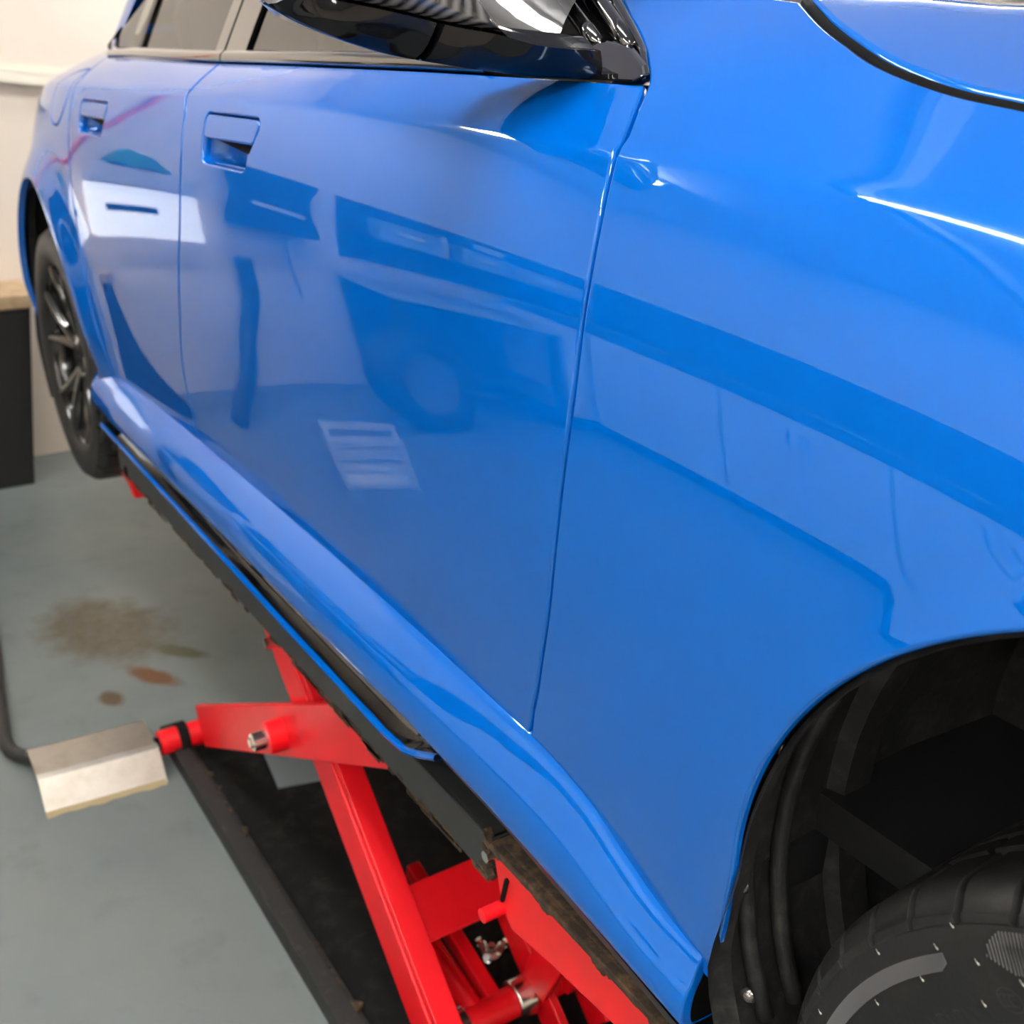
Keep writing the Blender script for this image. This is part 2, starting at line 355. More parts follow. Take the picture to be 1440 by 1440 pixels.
def panel(name, outer, holes=(), m='blue', parent=None, gap=.0017, r=.0034, depth=.016, hx=.016, hv=.010, S=None, SN=None):
    """a pressed body panel: smooth outer skin, rounded edges, flanges turned in along every edge"""
    S = S or side; SN = SN or side_n
    V = []; N = []; F = []; cdt = []; edges = []; polys = []
    rings_all = []
    for li, P in enumerate([outer]+list(holes)):
        nin = inward(P)*(1 if li == 0 else -1)
        rr = []
        for d, h, a in ((gap, depth, 1.0), (gap, r, 1.0), (gap+.3*r, .3*r, .5), (gap+r, 0, 0)):
            rr.append((P+nin*d, h, a))
        base = len(cdt); q = rr[-1][0]
        cdt += list(map(tuple, q)); edges += [(base+i, base+(i+1) % len(q)) for i in range(len(q))]; polys.append(q)
        rings_all.append((rr[:-1], nin, base, len(q)))
    x0, v0 = polys[0].min(0); x1, v1 = polys[0].max(0)
    g = np.stack(np.meshgrid(np.arange(x0, x1, hx), np.arange(v0, v1, hv), indexing='ij'), -1).reshape(-1, 2)
    g = g[inpoly(g, polys[0])]
    for h in polys[1:]: g = g[~inpoly(g, h)]
    for q in polys: g = g[segdist(g, q) > .006]
    allp = cdt+list(map(tuple, g))
    vc, _, fc, ov, _, _ = delaunay_2d_cdt([Vector(a) for a in allp], edges, [], 0, 1e-7)
    vc = np.array([tuple(a) for a in vc]); src = {}
    for i, l in enumerate(ov):
        for k in l: src[k] = i
    tris = np.array([f for f in fc if len(f) == 3]); cen = vc[tris].mean(1)
    ok = inpoly(cen, polys[0])
    for h in polys[1:]: ok &= ~inpoly(cen, h)
    tris = tris[ok]
    P3 = S(vc[:, 0], vc[:, 1]); N3 = SN(vc[:, 0], vc[:, 1])
    V = list(map(tuple, P3)); N = list(map(tuple, N3)); F = []
    for t in tris:
        a, b, c = P3[t]; nn = np.cross(b-a, c-a)
        F.append(tuple(t) if nn@N3[t[0]] > 0 else tuple(t[::-1]))
    for rr, nin, base, n in rings_all:
        prev = [src[base+i] for i in range(n)]
        for pts, h, a in rr[::-1]:
            e = 1e-4; p0 = S(pts[:, 0], pts[:, 1]); nn = SN(pts[:, 0], pts[:, 1])
            o = S(pts[:, 0]-nin[:, 0]*e, pts[:, 1]-nin[:, 1]*e)-p0; o /= np.maximum(np.linalg.norm(o, axis=1, keepdims=True), 1e-12)
            k = len(V); q = p0-nn*h; nr = nn*(1-a)+o*a if a < 1 else o+nn*(.25 if h < .01 else 0)
            nr /= np.linalg.norm(nr, axis=1, keepdims=True)
            V += list(map(tuple, q)); N += list(map(tuple, nr)); cur = list(range(k, k+n))
            for i in range(n):
                j = (i+1) % n; f = (prev[i], prev[j], cur[j], cur[i])
                A, B, Cc = (np.array(V[f[0]]), np.array(V[f[1]]), np.array(V[f[2]])); fn = np.cross(B-A, Cc-A)
                F.append(f if fn@np.array(N[f[2]]) > 0 else f[::-1])
            prev = cur
    me = bpy.data.meshes.new(name); me.from_pydata(V, [], F); smooth(me)
    me.normals_split_custom_set_from_vertices([Vector(a) for a in N]); me.update()
    return link(name, me, m, parent or car)

# ---- edge lines of the panels, (x, v) on the body side
FGAP = [(-.649, .805), (-.634, .783), (-.603, .729), (-.593, .683), (-.589, .636), (-.591, .547), (-.596, .48), (-.610, .38), (-.628, .28), (-.650, .195), (-.676, .108)]
BGAP = [(-1.711, .806), (-1.694, .768), (-1.676, .728), (-1.652, .672), (-1.668, .544), (-1.735, .381), (-1.790, .252), (-1.80, .108)]
RGAP = [(-2.56, .818), (-2.47, .755), (-2.42, .703), (-2.425, .61), (-2.43, .51), (-2.40, .363), (-2.375, .206), (-2.36, .108)]
BELT_R = [(-1.711, .806), (-2.1, .812), (-2.4, .818), (-2.56, .818)]
BELT_F = [(-.649, .805), (-.887, .801), (-1.199, .800), (-1.45, .803), (-1.711, .806)]
BOT_F = [(-1.80, .108), (-1.2, .110), (-.676, .108)]
BOT_R = [(-2.36, .108), (-2.1, .108), (-1.80, .108)]
SHUT = [(.80, .79), (.45, .835), (.1, 0.848), (-.15, 0.849), (-0.330, 0.850), (-0.373, 0.850), (-0.412, 0.854), (-0.460, 0.863), (-0.503, 0.876), (-0.556, 0.897), (-0.618, 0.926)]
SEAM = [(-.676, .108), (-.640, .106), (-.603, .101), (-.555, .086), (-.512, .058), (-.469, .034), (-.43, .022), (-.388, .016)]
PILLAR = [(-.96, .935), (-.89, .928), (-0.833, 0.911), (-0.777, 0.880), (-0.707, 0.845), (-0.660, 0.814), (-.649, .805)]
FUEL = [(-2.50, .764), (-2.57, .766), (-2.635, .748), (-2.66, .70), (-2.645, .655), (-2.595, .636), (-2.52, .648), (-2.47, .70)]
def ring(pts, step=.008):
    P = np.asarray(pts, float); n = len(P); out = []
    for i in range(n):
        p0, p1, p2, p3 = P[i-1], P[i], P[(i+1) % n], P[(i+2) % n]
        k = max(2, int(np.linalg.norm(p2-p1)/step)); t = np.linspace(0, 1, k, endpoint=False)[:, None]
        out.append(.5*((2*p1)+(-p0+p2)*t+(2*p0-5*p1+4*p2-p3)*t*t+(-p0+3*p1-3*p2+p3)*t**3))
    Q = np.vstack(out); A = .5*np.sum(Q[:, 0]*np.roll(Q[:, 1], -1)-np.roll(Q[:, 0], -1)*Q[:, 1])
    return Q if A > 0 else Q[::-1].copy()
def rrect(x0, x1, v0, v1, r=.014, skew=.0, cut=.0):
    """rounded outline of a handle pocket; the lower front corner is drawn in by cut"""
    out = []
    for cx, cy, a0 in ((x1-r, v1-r, 0), (x0+r, v1-r, 90), (x0+r, v0+r, 180), (x1-r-cut, v0+r, 270)):
        for k in range(6):
            a = math.radians(a0+90*k/5); out.append((cx+r*math.cos(a), cy+r*math.sin(a)))
    P = np.array(out)
    res = []
    for a, b in zip(P, np.roll(P, -1, 0)):
        n = max(1, int(np.linalg.norm(b-a)/.008))
        res += [a+(b-a)*t/n for t in range(n)]
    return np.array(res)
HF = (-1.555, -1.340, .630, .700); HR = (-2.325, -2.120, .636, .694)
pocket_f = rrect(*HF, r=.016, cut=.030); pocket_r = rrect(*HR, r=.014, cut=.022)
# ---- arch edges
def arch_pts(cx, a0, a1, r=AR, n=60):
    th = np.radians(np.linspace(a0, a1, n)); x = cx+r*np.cos(th); z = ACZ+r*np.sin(th)
    return np.stack([x, v_of_z(x, z)], -1)
AF = arch_pts(FAX, 196, -20, .364)
AF = np.vstack([[(-.388, .016), (-.381, .055), (-.3735, .10), (-.3675, .138)], AF[5:]])
vf = v_of_z(np.array([.40]), np.array([.22]))[0]
fender_outer = loop([FGAP, SEAM, AF, [tuple(AF[-1]), (.40, vf), (.80, .03)], [(.80, .03), (.80, .79)], SHUT, [(-0.618, 0.926), (-.72, .930), (-.80, .934), (-.96, .935)], PILLAR])
fender = panel('front_fender', fender_outer, depth=.007)
door_f_outer = loop([FGAP, BOT_F[::-1], BGAP[::-1], BELT_F[::-1]])
front_door = panel('front_door', door_f_outer, [pocket_f])
door_r_outer = loop([BGAP, BOT_R[::-1], RGAP[::-1], BELT_R[::-1]])
rear_door = panel('rear_door', door_r_outer, [pocket_r])
AQ = arch_pts(RAX, -14, 197, .362)
quarter_outer = loop([RGAP[:-1]+[(-2.36, .108)], [(-2.36, .108), (-2.40, .02), tuple(AQ[0])], AQ, [tuple(AQ[-1]), (-3.25, .02), (-3.9, .03)], [(-3.9, .03), (-3.9, .934)], [(-3.9, .934), (-3.2, .934), (-2.75, .90), (-2.56, .818)]])
fuel_ring = ring(FUEL)
quarter = panel('rear_quarter_panel', quarter_outer, [fuel_ring])
flap = panel('fuel_flap', fuel_ring, parent=quarter, gap=.002)

# ---- door handles: a flush paddle over a scooped pocket
def bowl(name, P, depth, parent):
    c = P.mean(0); mb = MB(); rows = []
    for s, h in ((1.02, .0145), (1.0, .014), (.93, depth*.75), (.80, depth*.97), (.5, depth), (.02, depth)):
        q = c+(P-c)*s; rows.append(side(q[:, 0], q[:, 1])-side_n(q[:, 0], q[:, 1])*h)
    return mb.grid(np.array(rows), closed_v=True).build(name, 'blue', parent, sm=True)
def handle(door, P, H4, cut):
    x0, x1, v0, v1 = H4
    b = bowl('handle_pocket', P, .036, door)
    vm = v0+(v1-v0)*.47
    top = rrect(x0, x1, vm, v1, r=.013, cut=.004)
    k = np.stack([np.where(top[:, 0] < (x0+x1)/2, top[:, 0], top[:, 0]), top[:, 1]], -1)
    h = panel('door_handle', k, parent=door, gap=.0022, r=.003, depth=.010, hx=.02, hv=.01)
    q = np.array([(x0+.010, vm+.004), (x1-.016, vm-.016), (x1-.008, v1-.006), (x0+.008, v1-.006)])
    a = side(q[:, 0], q[:, 1]); n = side_n(q[:, 0], q[:, 1])
    mb = MB(); mb.add(list(a-n*.013)+list(a-n*.032), [(0, 1, 2, 3), (4, 7, 6, 5), (0, 4, 5, 1), (1, 5, 6, 2), (2, 6, 7, 3), (3, 7, 4, 0)])
    mb.build('handle_back', 'void', h)
handle(front_door, pocket_f, HF, .045); handle(rear_door, pocket_r, HR, .035)

# ---- side skirt: own loft below the doors, running forward to the arch
SKX = [-2.50, -2.38, -2.2, -1.6, -1.0, -.74, -.64, -.56, -.50, -.45, -.40, -.372]
def skirt_sec(x):
    top = np.interp(x, [-2.6, -.66, -.60, -.555, -.512, -.469, -.43, -.372], [.314, .314, .306, .294, .272, .254, .246, .244])
    b = np.interp(x, [-2.6, -.9, -.7, -.5, -.37], [.212, .212, .200, .176, .158])
    g = np.interp(x, [-2.6, -2.42, -2.3, -1, -.7, -.5, -.38], [-.004, .0, .003, .003, -.002, -.009, -.013])
    hgt = top-b
    wi = float(-side(np.array([x]), np.array([.10]))[0, 1])
    wi = min(wi, float(np.interp(x, [-.66, -.45, -.39], [.884, .894, .901])))
    pts = [(wi-.018, top+.010), (wi-.004, top+.002), (wi+.010, top-.07*hgt), (wi+.010+.45*(.915-wi-.01), top-.22*hgt), (.9115, top-.38*hgt), (.9185, top-.52*hgt), (.9212, top-.70*hgt), (.9215, top-.87*hgt), (.918, b+.003), (.910, b), (.880, b-.001)]
    return np.array([(w+g, z) for w, z in pts])
xs = np.arange(-2.50, -.389, .02); rows = []
for x in xs:
    s = bspl(skirt_sec(x), np.linspace(0, 10, 56)); rows.append(np.stack([np.full(len(s), x), -s[:, 0], s[:, 1]], -1))
rows = np.array(rows)
# round the front end into the arch
end = rows[-1].copy(); ends = []
for dx, k in ((.0015, .001), (.0025, .003), (.003, .011)):
    c = end.copy(); c[:, 0] += dx; c[:, 1] += k; ends.append(c)
rows = np.concatenate([rows, np.array(ends)], 0)
skirt = MB().grid(rows).build('side_skirt', 'blue', car, sm=True)
_e = ends[-1]; _f = np.array([(_e[0][0], -.86, _e[-1][2]), (_e[0][0], -.86, _e[0][2])])
MB().prism([tuple(a-np.array([.0015, 0, 0])) for a in np.vstack([_e[::3], _e[-1:], _f])], (0, 0, 0), (-.02, 0, 0)).build('skirt_end_plug', 'void', skirt)
# black channel and the thin painted blade beneath
def strip(prof, xs_, name, m, parent):
    r_ = []
    for x in xs_:
        pr = np.array(prof(x)); r_.append(np.stack([np.full(len(pr), x), -pr[:, 0], pr[:, 1]], -1))
    return MB().grid(np.array(r_)).build(name, m, parent, angle=40)
UZ = lambda x: float(np.interp(x, [-.9, -.7, -.5, -.37], [.210, .198, .174, .156]))
def lip_z(x): return np.interp(x, [-2.5, -1.35, -.97, -.91, -.87, -.835, -.822], [.176, .160, .157, .163, .180, .198, .204])
strip(lambda x: [(.912, .2125), (.890, .210), (.880, .195), (.878, lip_z(x)+.012), (.886, lip_z(x)+.002), (.913, lip_z(x)+.001)], np.arange(-2.46, -.826, .02), 'skirt_channel', 'gloss_black', skirt)
strip(lambda x: [(.9095, lip_z(x)+.001), (.9125, lip_z(x)+.003), (.917, lip_z(x)+.002), (.919, lip_z(x)-.002), (.917, lip_z(x)-.006), (.875, lip_z(x)-.010)], np.arange(-2.46, -.822, .012), 'skirt_blade', 'blue', skirt)
strip(lambda x: [(.911-(x+.84)*.016, UZ(x)), (.905-(x+.84)*.01, UZ(x)-.014), (.885, UZ(x)-.020), (.80, .140)], np.arange(-.84, -.389, .03), 'skirt_undertrim', 'satin_black', skirt)

# ---- bonnet, over the whole width
sx = np.array(SHUT)[::-1]; sxx = cat(sx, .02)
E3 = side(sxx[:, 0], sxx[:, 1]); EN = side_n(sxx[:, 0], sxx[:, 1])
na = len(E3); aa = np.linspace(0, 1, na)                # 0 = rear corner, 1 = nose
E3 = E3+np.stack([0*aa, .0140+0*aa, .0045+0*aa], -1)
E3[:, 0] += np.linspace(-.002, 0, na)
s_e = (E3[:, 0]-E3[0, 0])/(E3[-1, 0]-E3[0, 0])
def bonnet_pt(i, t):
    """t 0 at the side edge, 1 at the centre line"""
    e = E3[i]; k = s_e[i]
    cx = -.79+k*(1.02+.79); cz = np.interp(k, [0, .2, .4, .6, .8, 1], [1.040, 1.024, .995, .95, .895, .81])
    dr = np.interp(k, [0, .06, .2, .4, .7, 1], [.02, .12, .265, .33, .38, .40])     # distance of the bonnet's crest from its edge
    s = -e[1]*t; tot = -e[1]; m1 = .27; m2 = (cz-(e[2]+m1*dr))/(tot-dr)
    a_, b_ = m1*s, m1*dr+m2*(s-dr); q = .006
    z = e[2]+.5*(a_+b_-math.sqrt((a_-b_)**2+q*q))
    x = e[0]+(cx-e[0])*(1-(1-t)**1.8); y = e[1]*(1-t)
    return (x, y, z)
ts = np.linspace(0, 1, 110)
B = np.array([[bonnet_pt(i, t) for t in ts] for i in range(na)])
full = np.concatenate([B, (B*[1, -1, 1])[:, ::-1][:, 1:]], 1)
# side and rear flanges
def flange_cols(G, drop=.02):
    a = G[:, :1]-[0, .0015, 0]; b = a+[0, .002, -drop]
    c = G[:, -1:]+[0, .0015, 0]; d = c+[0, -.002, -drop]
    return np.concatenate([b, a-[0, 0, .004], G, c-[0, 0, .004], d], 1)
G = flange_cols(full); r0 = G[:1]+[-.004, 0, -.004]; r1 = G[:1]+[-.004, 0, -.025]
G = np.concatenate([r1, r0, G], 0)
bonnet = MB().grid(G).build('bonnet', 'blue', car, sm=True)
for sgn in (1, -1):
    MB().tube([(a[0]-.002, (a[1]-.0055)*sgn, a[2]-.0085) for a in E3], .0062, 8).build('bonnet_shade_seal', 'void', bonnet, sm=True)  # seal strip kept near black to stand in for the gap's deep shade

# ---- greenhouse: windscreen, roof, glass, pillars
def quadgrid(p00, p10, p11, p01, nu=8, nv=8, bul=(0, 0, 0)):
    u = np.linspace(0, 1, nu)[:, None, None]; v = np.linspace(0, 1, nv)[None, :, None]
    P = (1-u)*(1-v)*np.array(p00)+u*(1-v)*np.array(p10)+u*v*np.array(p11)+(1-u)*v*np.array(p01)
    return P+np.sin(np.pi*u)*np.sin(np.pi*v)*np.array(bul)
MB().grid(quadgrid((-.70, -.60, 1.005), (-.70, .60, 1.005), (-1.42, .50, 1.37), (-1.42, -.50, 1.37), 13, 9, (-.16, 0, .05))+0).build('windscreen', 'glass', car, sm=True)
wb = MB()
wb.tube([(-.80, -.50, 1.028), (-.93, -.15, 1.052), (-.99, .10, 1.075)], .007, 8); wb.tube([(-.84, -.05, 1.04), (-.97, .3, 1.072), (-.93, .52, 1.07)], .007, 8)
wb.build('wiper', 'satin_black', car, sm=True)
MB().grid(quadgrid((-1.42, -.52, 1.37), (-1.42, .52, 1.37), (-2.45, .52, 1.345), (-2.45, -.52, 1.345), 11, 15, (0, 0, .05))).build('roof', 'blue', car, sm=True)
MB().grid(quadgrid((-2.45, -.52, 1.345), (-2.45, .52, 1.345), (-2.93, .62, 1.01), (-2.93, -.62, 1.01), 9, 9, (-.06, 0, .03))).build('rear_window', 'glass', car, sm=True)
bl = []
for x in np.arange(-3.90, -2.82, .04):
    e = side(np.array([x]), np.array([.927]))[0]
    bl.append([(x, e[1]*s, e[2]-.004+.03*(1-s*s)) for s in np.linspace(1, -1, 15)])
MB().grid(np.array(bl)).build('boot_lid', 'blue', car, sm=True)
MB().grid(quadgrid((-3.93, -.40, .97), (-3.93, .40, .97), (-3.97, .45, .25), (-3.97, -.45, .25), 7, 9, (-.05, 0, 0))).build('rear_bumper', 'blue', car, sm=True)
# side glass: belt line up to the roof rail
def belt3(x, off=0.0):
    v = np.interp(x, [-2.6, -2.4, -1.7, -1.2, -.9, -.65], [.818, .818, .806, .800, .801, .805])
    q = side(np.array([x]), np.array([v]))[0]; return q+np.array([0, off, 0])
def rail3(x):                                             # upper edge of the side glass
    t = np.interp(x, [-2.6, -2.25, -1.5, -1.1, -.8, -.65], [.985, 1.33, 1.36, 1.26, 1.07, .965])
    w_ = np.interp(t, [.96, 1.02, 1.36], [.785, .745, .575]); return np.array([x, -w_, t])
def glass_span(x0, x1, name, parent, off=.010, n=20, m='glass', thick=None):
    P = []
    for x in np.linspace(x0, x1, n):
        b = belt3(x, off)+np.array([0, 0, .012]); r = rail3(x)+np.array([0, off, 0]); r[2] = max(r[2], b[2]+.004)
        P.append([b+(r-b)*t+np.array([0, -.014*math.sin(math.pi*t), 0]) for t in np.linspace(0, 1, 10)])
    return MB().grid(np.array(P)).build(name, m, parent, sm=True)
glass_span(-.80, -1.61, 'window_glass', front_door)
glass_span(-1.755, -2.25, 'window_glass', rear_door)
glass_span(-2.275, -2.53, 'quarter_glass', rear_door)
glass_span(-1.612, -1.705, 'pillar_trim', front_door, off=.004, n=5, m='gloss_black')
glass_span(-1.715, -1.758, 'pillar_trim', rear_door, off=.004, n=4, m='gloss_black')
glass_span(-2.248, -2.277, 'window_divider', rear_door, off=.004, n=3, m='satin_black')
glass_span(-2.525, -2.56, 'window_divider', rear_door, off=.003, n=3, m='satin_black')
def belt_strip(x0, x1, parent):
    P = []
    for x in np.linspace(x0, x1, 40):
        b = belt3(x); P.append([b+np.array(o) for o in ((0, .012, -.004), (0, -.001, .0005), (0, -.003, .004), (0, -.001, .012), (0, .006, .018), (0, .016, .018))])
    MB().grid(np.array(P)).build('belt_moulding', 'gloss_black', parent, sm=True)
belt_strip(-.90, -1.706, front_door); belt_strip(-1.713, -2.57, rear_door)
# C pillar and roof rail in body colour
cp = []
for t in np.linspace(0, 1, 14):
    a = np.array([-2.56, -.770, .965])*(1-t)+np.array([-2.22, -.575, 1.335])*t+np.array([0, -.02, .02])*math.sin(math.pi*t)
    b = np.array([-2.86, -.655, .98])*(1-t)+np.array([-2.45, -.515, 1.35])*t+np.array([0, -.01, .03])*math.sin(math.pi*t)
    cp.append([a+(b-a)*s+np.array([0, -.03, .0])*math.sin(math.pi*s) for s in np.linspace(0, 1, 8)])
MB().grid(np.array(cp)).build('rear_pillar', 'blue', car, sm=True)
rr_ = [rail3(x)+np.array([0, -.004, .010]) for x in np.linspace(-1.02, -2.35, 30)]
MB().tube([tuple(a) for a in rr_], .022, 10).build('roof_rail', 'blue', car, sm=True)
pil = []
for t in np.linspace(0, 1, 12):
    a = np.array([-.97, -.668, 1.065])*(1-t)+np.array([-1.25, -.60, 1.33])*t; b = np.array([-.86, -.59, 1.055])*(1-t)+np.array([-1.42, -.50, 1.375])*t
    pil.append([a+(b-a)*s+np.array([.02, -.01, .012])*math.sin(math.pi*s) for s in np.linspace(0, 1, 7)])
MB().grid(np.array(pil)).build('windscreen_pillar', 'blue', car, sm=True)
# black corner plate with the mirror foot, pillar trims beside the glass
sail = MB().prism([(-0.885, -0.7985, 0.95), (-0.8, -0.8012, 0.947), (-0.737, -0.803, 0.945), (-0.662, -0.8039, 0.944), (-0.652, -0.7994, 0.949), (-0.664, -0.7922, 0.957), (-0.709, -0.776, 0.975), (-0.74, -0.7724, 0.979), (-0.801, -0.7751, 0.976), (-0.86, -0.7841, 0.966)], (0, 0, 0), (0, .009, .001)).build('corner_plate', 'gloss_black', front_door, bevel=.0025)
MB().tube([(-.757, -.768, .974), (-.79, -.757, .990), (-.847, -.742, 1.018), (-1.02, -.69, 1.11), (-1.30, -.60, 1.30)], .0095, 10).build('window_frame', 'gloss_black', front_door, sm=True)
MB().tube([(-.709, -.770, .972), (-.745, -.757, .992), (-.794, -.742, 1.016), (-.98, -.69, 1.12), (-1.28, -.60, 1.31)], .0075, 10).build('window_frame', 'gloss_black', front_door, sm=True)
MB().tube([(-.659, -.793, .946), (-.673, -.781, .957), (-.694, -.767, .969), (-.718, -.756, .981), (-.786, -.731, 1.016), (-.96, -.68, 1.12), (-1.26, -.60, 1.315)], [.002, .003, .004, .005, .007, .009, .009], 10).build('pillar_trim', 'gloss_black', car, sm=True)
MB().add([(-.70, -.758, .972), (-.775, -.755, .972), (-.86, -.73, 1.02), (-.79, -.725, 1.02), (-1.05, -.67, 1.12), (-.97, -.665, 1.12)], [(0, 1, 2, 3), (3, 2, 4, 5)]).build('triangle_glass', 'gloss_black', front_door)

# ---- door mirror: black lower wing in two pieces, carbon cap, mirror glass
U = np.array([(-.775, -1.060, 1.008), (-.764, -1.030, 1.002), (-.753, -.985, .995), (-.744, -.930, .985), (-.732, -.895, .980), (-.713, -.860, .971), (-.712, -.80, .969)])
L = np.array([(-.806, -1.072, 1.001), (-.778, -1.045, .983), (-.775, -.985, .966), (-.758, -.930, .957), (-.756, -.882, .952), (-.745, -.835, .948), (-.722, -.798, .948)])
U = cat(U, .012); L = cat(L, .012); n_ = min(len(U), len(L))
rs = lambda P, n: np.stack([np.interp(np.linspace(0, 1, n), np.linspace(0, 1, len(P)), P[:, k]) for k in range(3)], -1)
U = rs(U, 40); L = rs(L, 40)
def wing(i0, i1, name, m, parent):
    P = []
    for i in range(i0, i1):
        u, l = U[i], L[i]; dn = np.array([.010, 0, -.004])
        back = np.array([-.10, .012, .010])*min(1, .25+i/8)*(1 if i < 30 else (40-i)/10*.7+.3)
        P.append([u+np.array([-.012, .002, .002]), u, u+(l-u)*.25+dn*.4, u+(l-u)*.5+dn*.7, u+(l-u)*.75+dn*.8, l+dn*.45, l, l+np.array([-.006, 0, -.001]), l+back*.5, l+back, u+back+np.array([0, 0, .01]), u+back*.3+np.array([-.01, 0, .008])])
    P = np.array(P); mb = MB().grid(P, closed_v=True); k = P.shape[1]; n = len(P)
    mb.f += [tuple(range(k)), tuple(range((n-1)*k, n*k))]
    return mb.build(name, m, parent, angle=50)
side_mirror = wing(0, 18, 'side_mirror', 'mirror_black', car)
wing(18, 40, 'mirror_arm', 'mirror_black', side_mirror)
cap = []
for i in np.linspace(0, 26, 24):
    u = U[int(i)] + (U[min(int(i)+1, 39)]-U[int(i)])*(i-int(i)); k = math.sin(math.pi*min(1, (i+3)/29))**.5
    k2 = k*np.interp(i, [0, 10, 26], [1, 1, .75])
    cap.append([u+np.array(o) for o in ((-.012, .002, .004), (-.008, .002, .006), (-.004, .002, .02*k2), (-.012, .002, .05*k2), (-.030, .002, .085*k2), (-.058, .002, .108*k2), (-.085, .002, .112*k2), (-.10, .002, .106*k2), (-.10, .002, .01))])
capm = MB().grid(np.array(cap)); kk = len(cap[0]); capm.f += [tuple(range(kk)), tuple(range((len(cap)-1)*kk, len(cap)*kk))]
capo = capm.build('mirror_cap', 'carbon', side_mirror, sm=True); capo['label'] = 'carbon fibre mirror cap'
MB().box((-.862, -.975, 1.045), (.004, .13, .085)).build('mirror_glass', 'glass', side_mirror)

# ---- wheels
def make_tyre(parent, blocks=44):
    R = .330; hw = .122
    prof = []
    for y in np.linspace(-hw, hw, 61):
        a = abs(y)/hw; r = R-.004*a**2-.013*max(0, (a-.82)/.18)**2
        for g in (-.055, -.019, .019, .055):
            if abs(y-g) < .0048: r -= .007
        prof.append((r, y))
    out = [(.3115, -.1262), (.306, -.1275), (.3045, -.1268), (.302, -.1278), (.292, -.1305), (.2785, -.1315), (.266, -.130), (.252, -.1275), (.242, -.124), (.234, -.118)]
    P = [(r, y) for r, y in out[::-1]]+prof+[(r, -y) for r, y in out]
    ns = blocks*24; G = lathe(P, ns); pr = np.array(P)
    rad = np.hypot(G[..., 0], G[..., 2]); y = G[..., 1]
    ph = (np.arange(ns) % 24)
    sh = (np.abs(pr[:, 1]) > .060)[None, :] & (pr[:, 0] > .3110)[None, :]
    cut = (ph < 3)[:, None] & sh
    cut2 = ((ph > 10) & (ph < 14))[:, None] & (np.abs(pr[:, 1]) < .05)[None, :] & (np.abs(np.abs(pr[:, 1])-.037) < .013)[None, :]
    k = np.where(cut, (rad-.009)/rad, np.where(cut2, (rad-.004)/rad, 1))
    G[..., 0] *= k; G[..., 2] *= k
    return MB().grid(G, closed_u=True).build('tyre', 'rubber', parent, angle=35)
def make_wheel(name, loc, label, rotz=0, spin=0):
    wl = bpy.data.objects.new(name, None); C.objects.link(wl); wl.parent = car; wl.location = loc; wl.rotation_euler = (0, spin, rotz); wl.empty_display_size = .1
    if label: wl['label'] = label
    make_tyre(wl)
    rimp = [(.236, -.118), (.240, -.1185), (.241, -.114), (.237, -.108), (.232, -.104), (.230, -.095), (.228, -.06), (.222, 0.0), (.228, .08), (.236, .112)]
    MB().grid(lathe(rimp, 96), closed_u=True).build('rim_barrel', 'rim', wl, sm=True)
    MB().grid(lathe([(.2405, -.1192), (.2425, -.1175), (.2405, -.1155), (.2345, -.1165), (.2345, -.1185)], 96), closed_u=True, closed_v=True).build('rim_edge', 'rim_face', wl, sm=True)
    for k in range(5):
        for s in (-1, 1):
            a0 = math.radians(72*k+6*s); a1 = math.radians(72*k+17*s); P = []
            for t in np.linspace(0, 1, 9):
                r = .050+t*.182; a = a0+(a1-a0)*t; y = -.083-.022*math.sin(t*1.5)-.010*t
                c = np.array([r*math.cos(a), y, r*math.sin(a)]); tn = np.array([-math.sin(a), 0, math.cos(a)])
                hw_ = .013-.004*t
                P.append([c-tn*hw_+[0, .030, 0], c-tn*hw_, c-tn*hw_*.55+[0, -.006, 0], c+tn*hw_*.55+[0, -.006, 0], c+tn*hw_, c+tn*hw_+[0, .030, 0]])
            P = np.array(P); mb = MB().grid(P, closed_v=True); mb.f += [tuple(range(6)), tuple(range(48, 54))]
            sp = mb.build('spoke', 'rim', wl, angle=40)
            q = P[:, 2:4]+np.array([0, -.0006, 0]); MB().grid(np.concatenate([q[:, :1], q[:, 1:]], 1)).build('spoke_face', 'rim_face', sp)
    MB().grid(lathe([(.001, -.098), (.030, -.098), (.034, -.094), (.060, -.088), (.066, -.080), (.066, -.05)], 40), closed_u=True).build('hub', 'rim', wl, angle=40)
    for k in range(5):
        a = math.radians(72*k+36); c = Vector((.052*math.cos(a), -.080, .052*math.sin(a)))
        MB().tube([c+Vector((0, .02, 0)), c+Vector((0, -.012, 0))], .0095, 6).build('wheel_bolt', 'chrome', wl)
    MB().grid(lathe([(.06, -.02), (.175, -.02), (.175, .004), (.06, .004)], 64), closed_u=True).build('brake_disc', 'disc', wl, angle=40)
    cal = MB()
    a = np.radians(np.linspace(-35, 35, 9)); P = np.array([[(r*math.cos(t), y, r*math.sin(t)) for r, y in ((.120, -.045), (.190, -.045), (.195, -.02), (.195, .03), (.12, .03))] for t in a])
    cal.grid(P, closed_v=True); cal.f += [tuple(range(5)), tuple(range(40, 45))]; cal.build('brake_caliper', 'lift_grey', wl, bevel=.004)
    return wl
front_wheel = make_wheel('front_wheel', (.012, -.752, .205), None, spin=.3)
rear_wheel = make_wheel('rear_wheel', (RAX, -.785, .262), None, spin=.95)
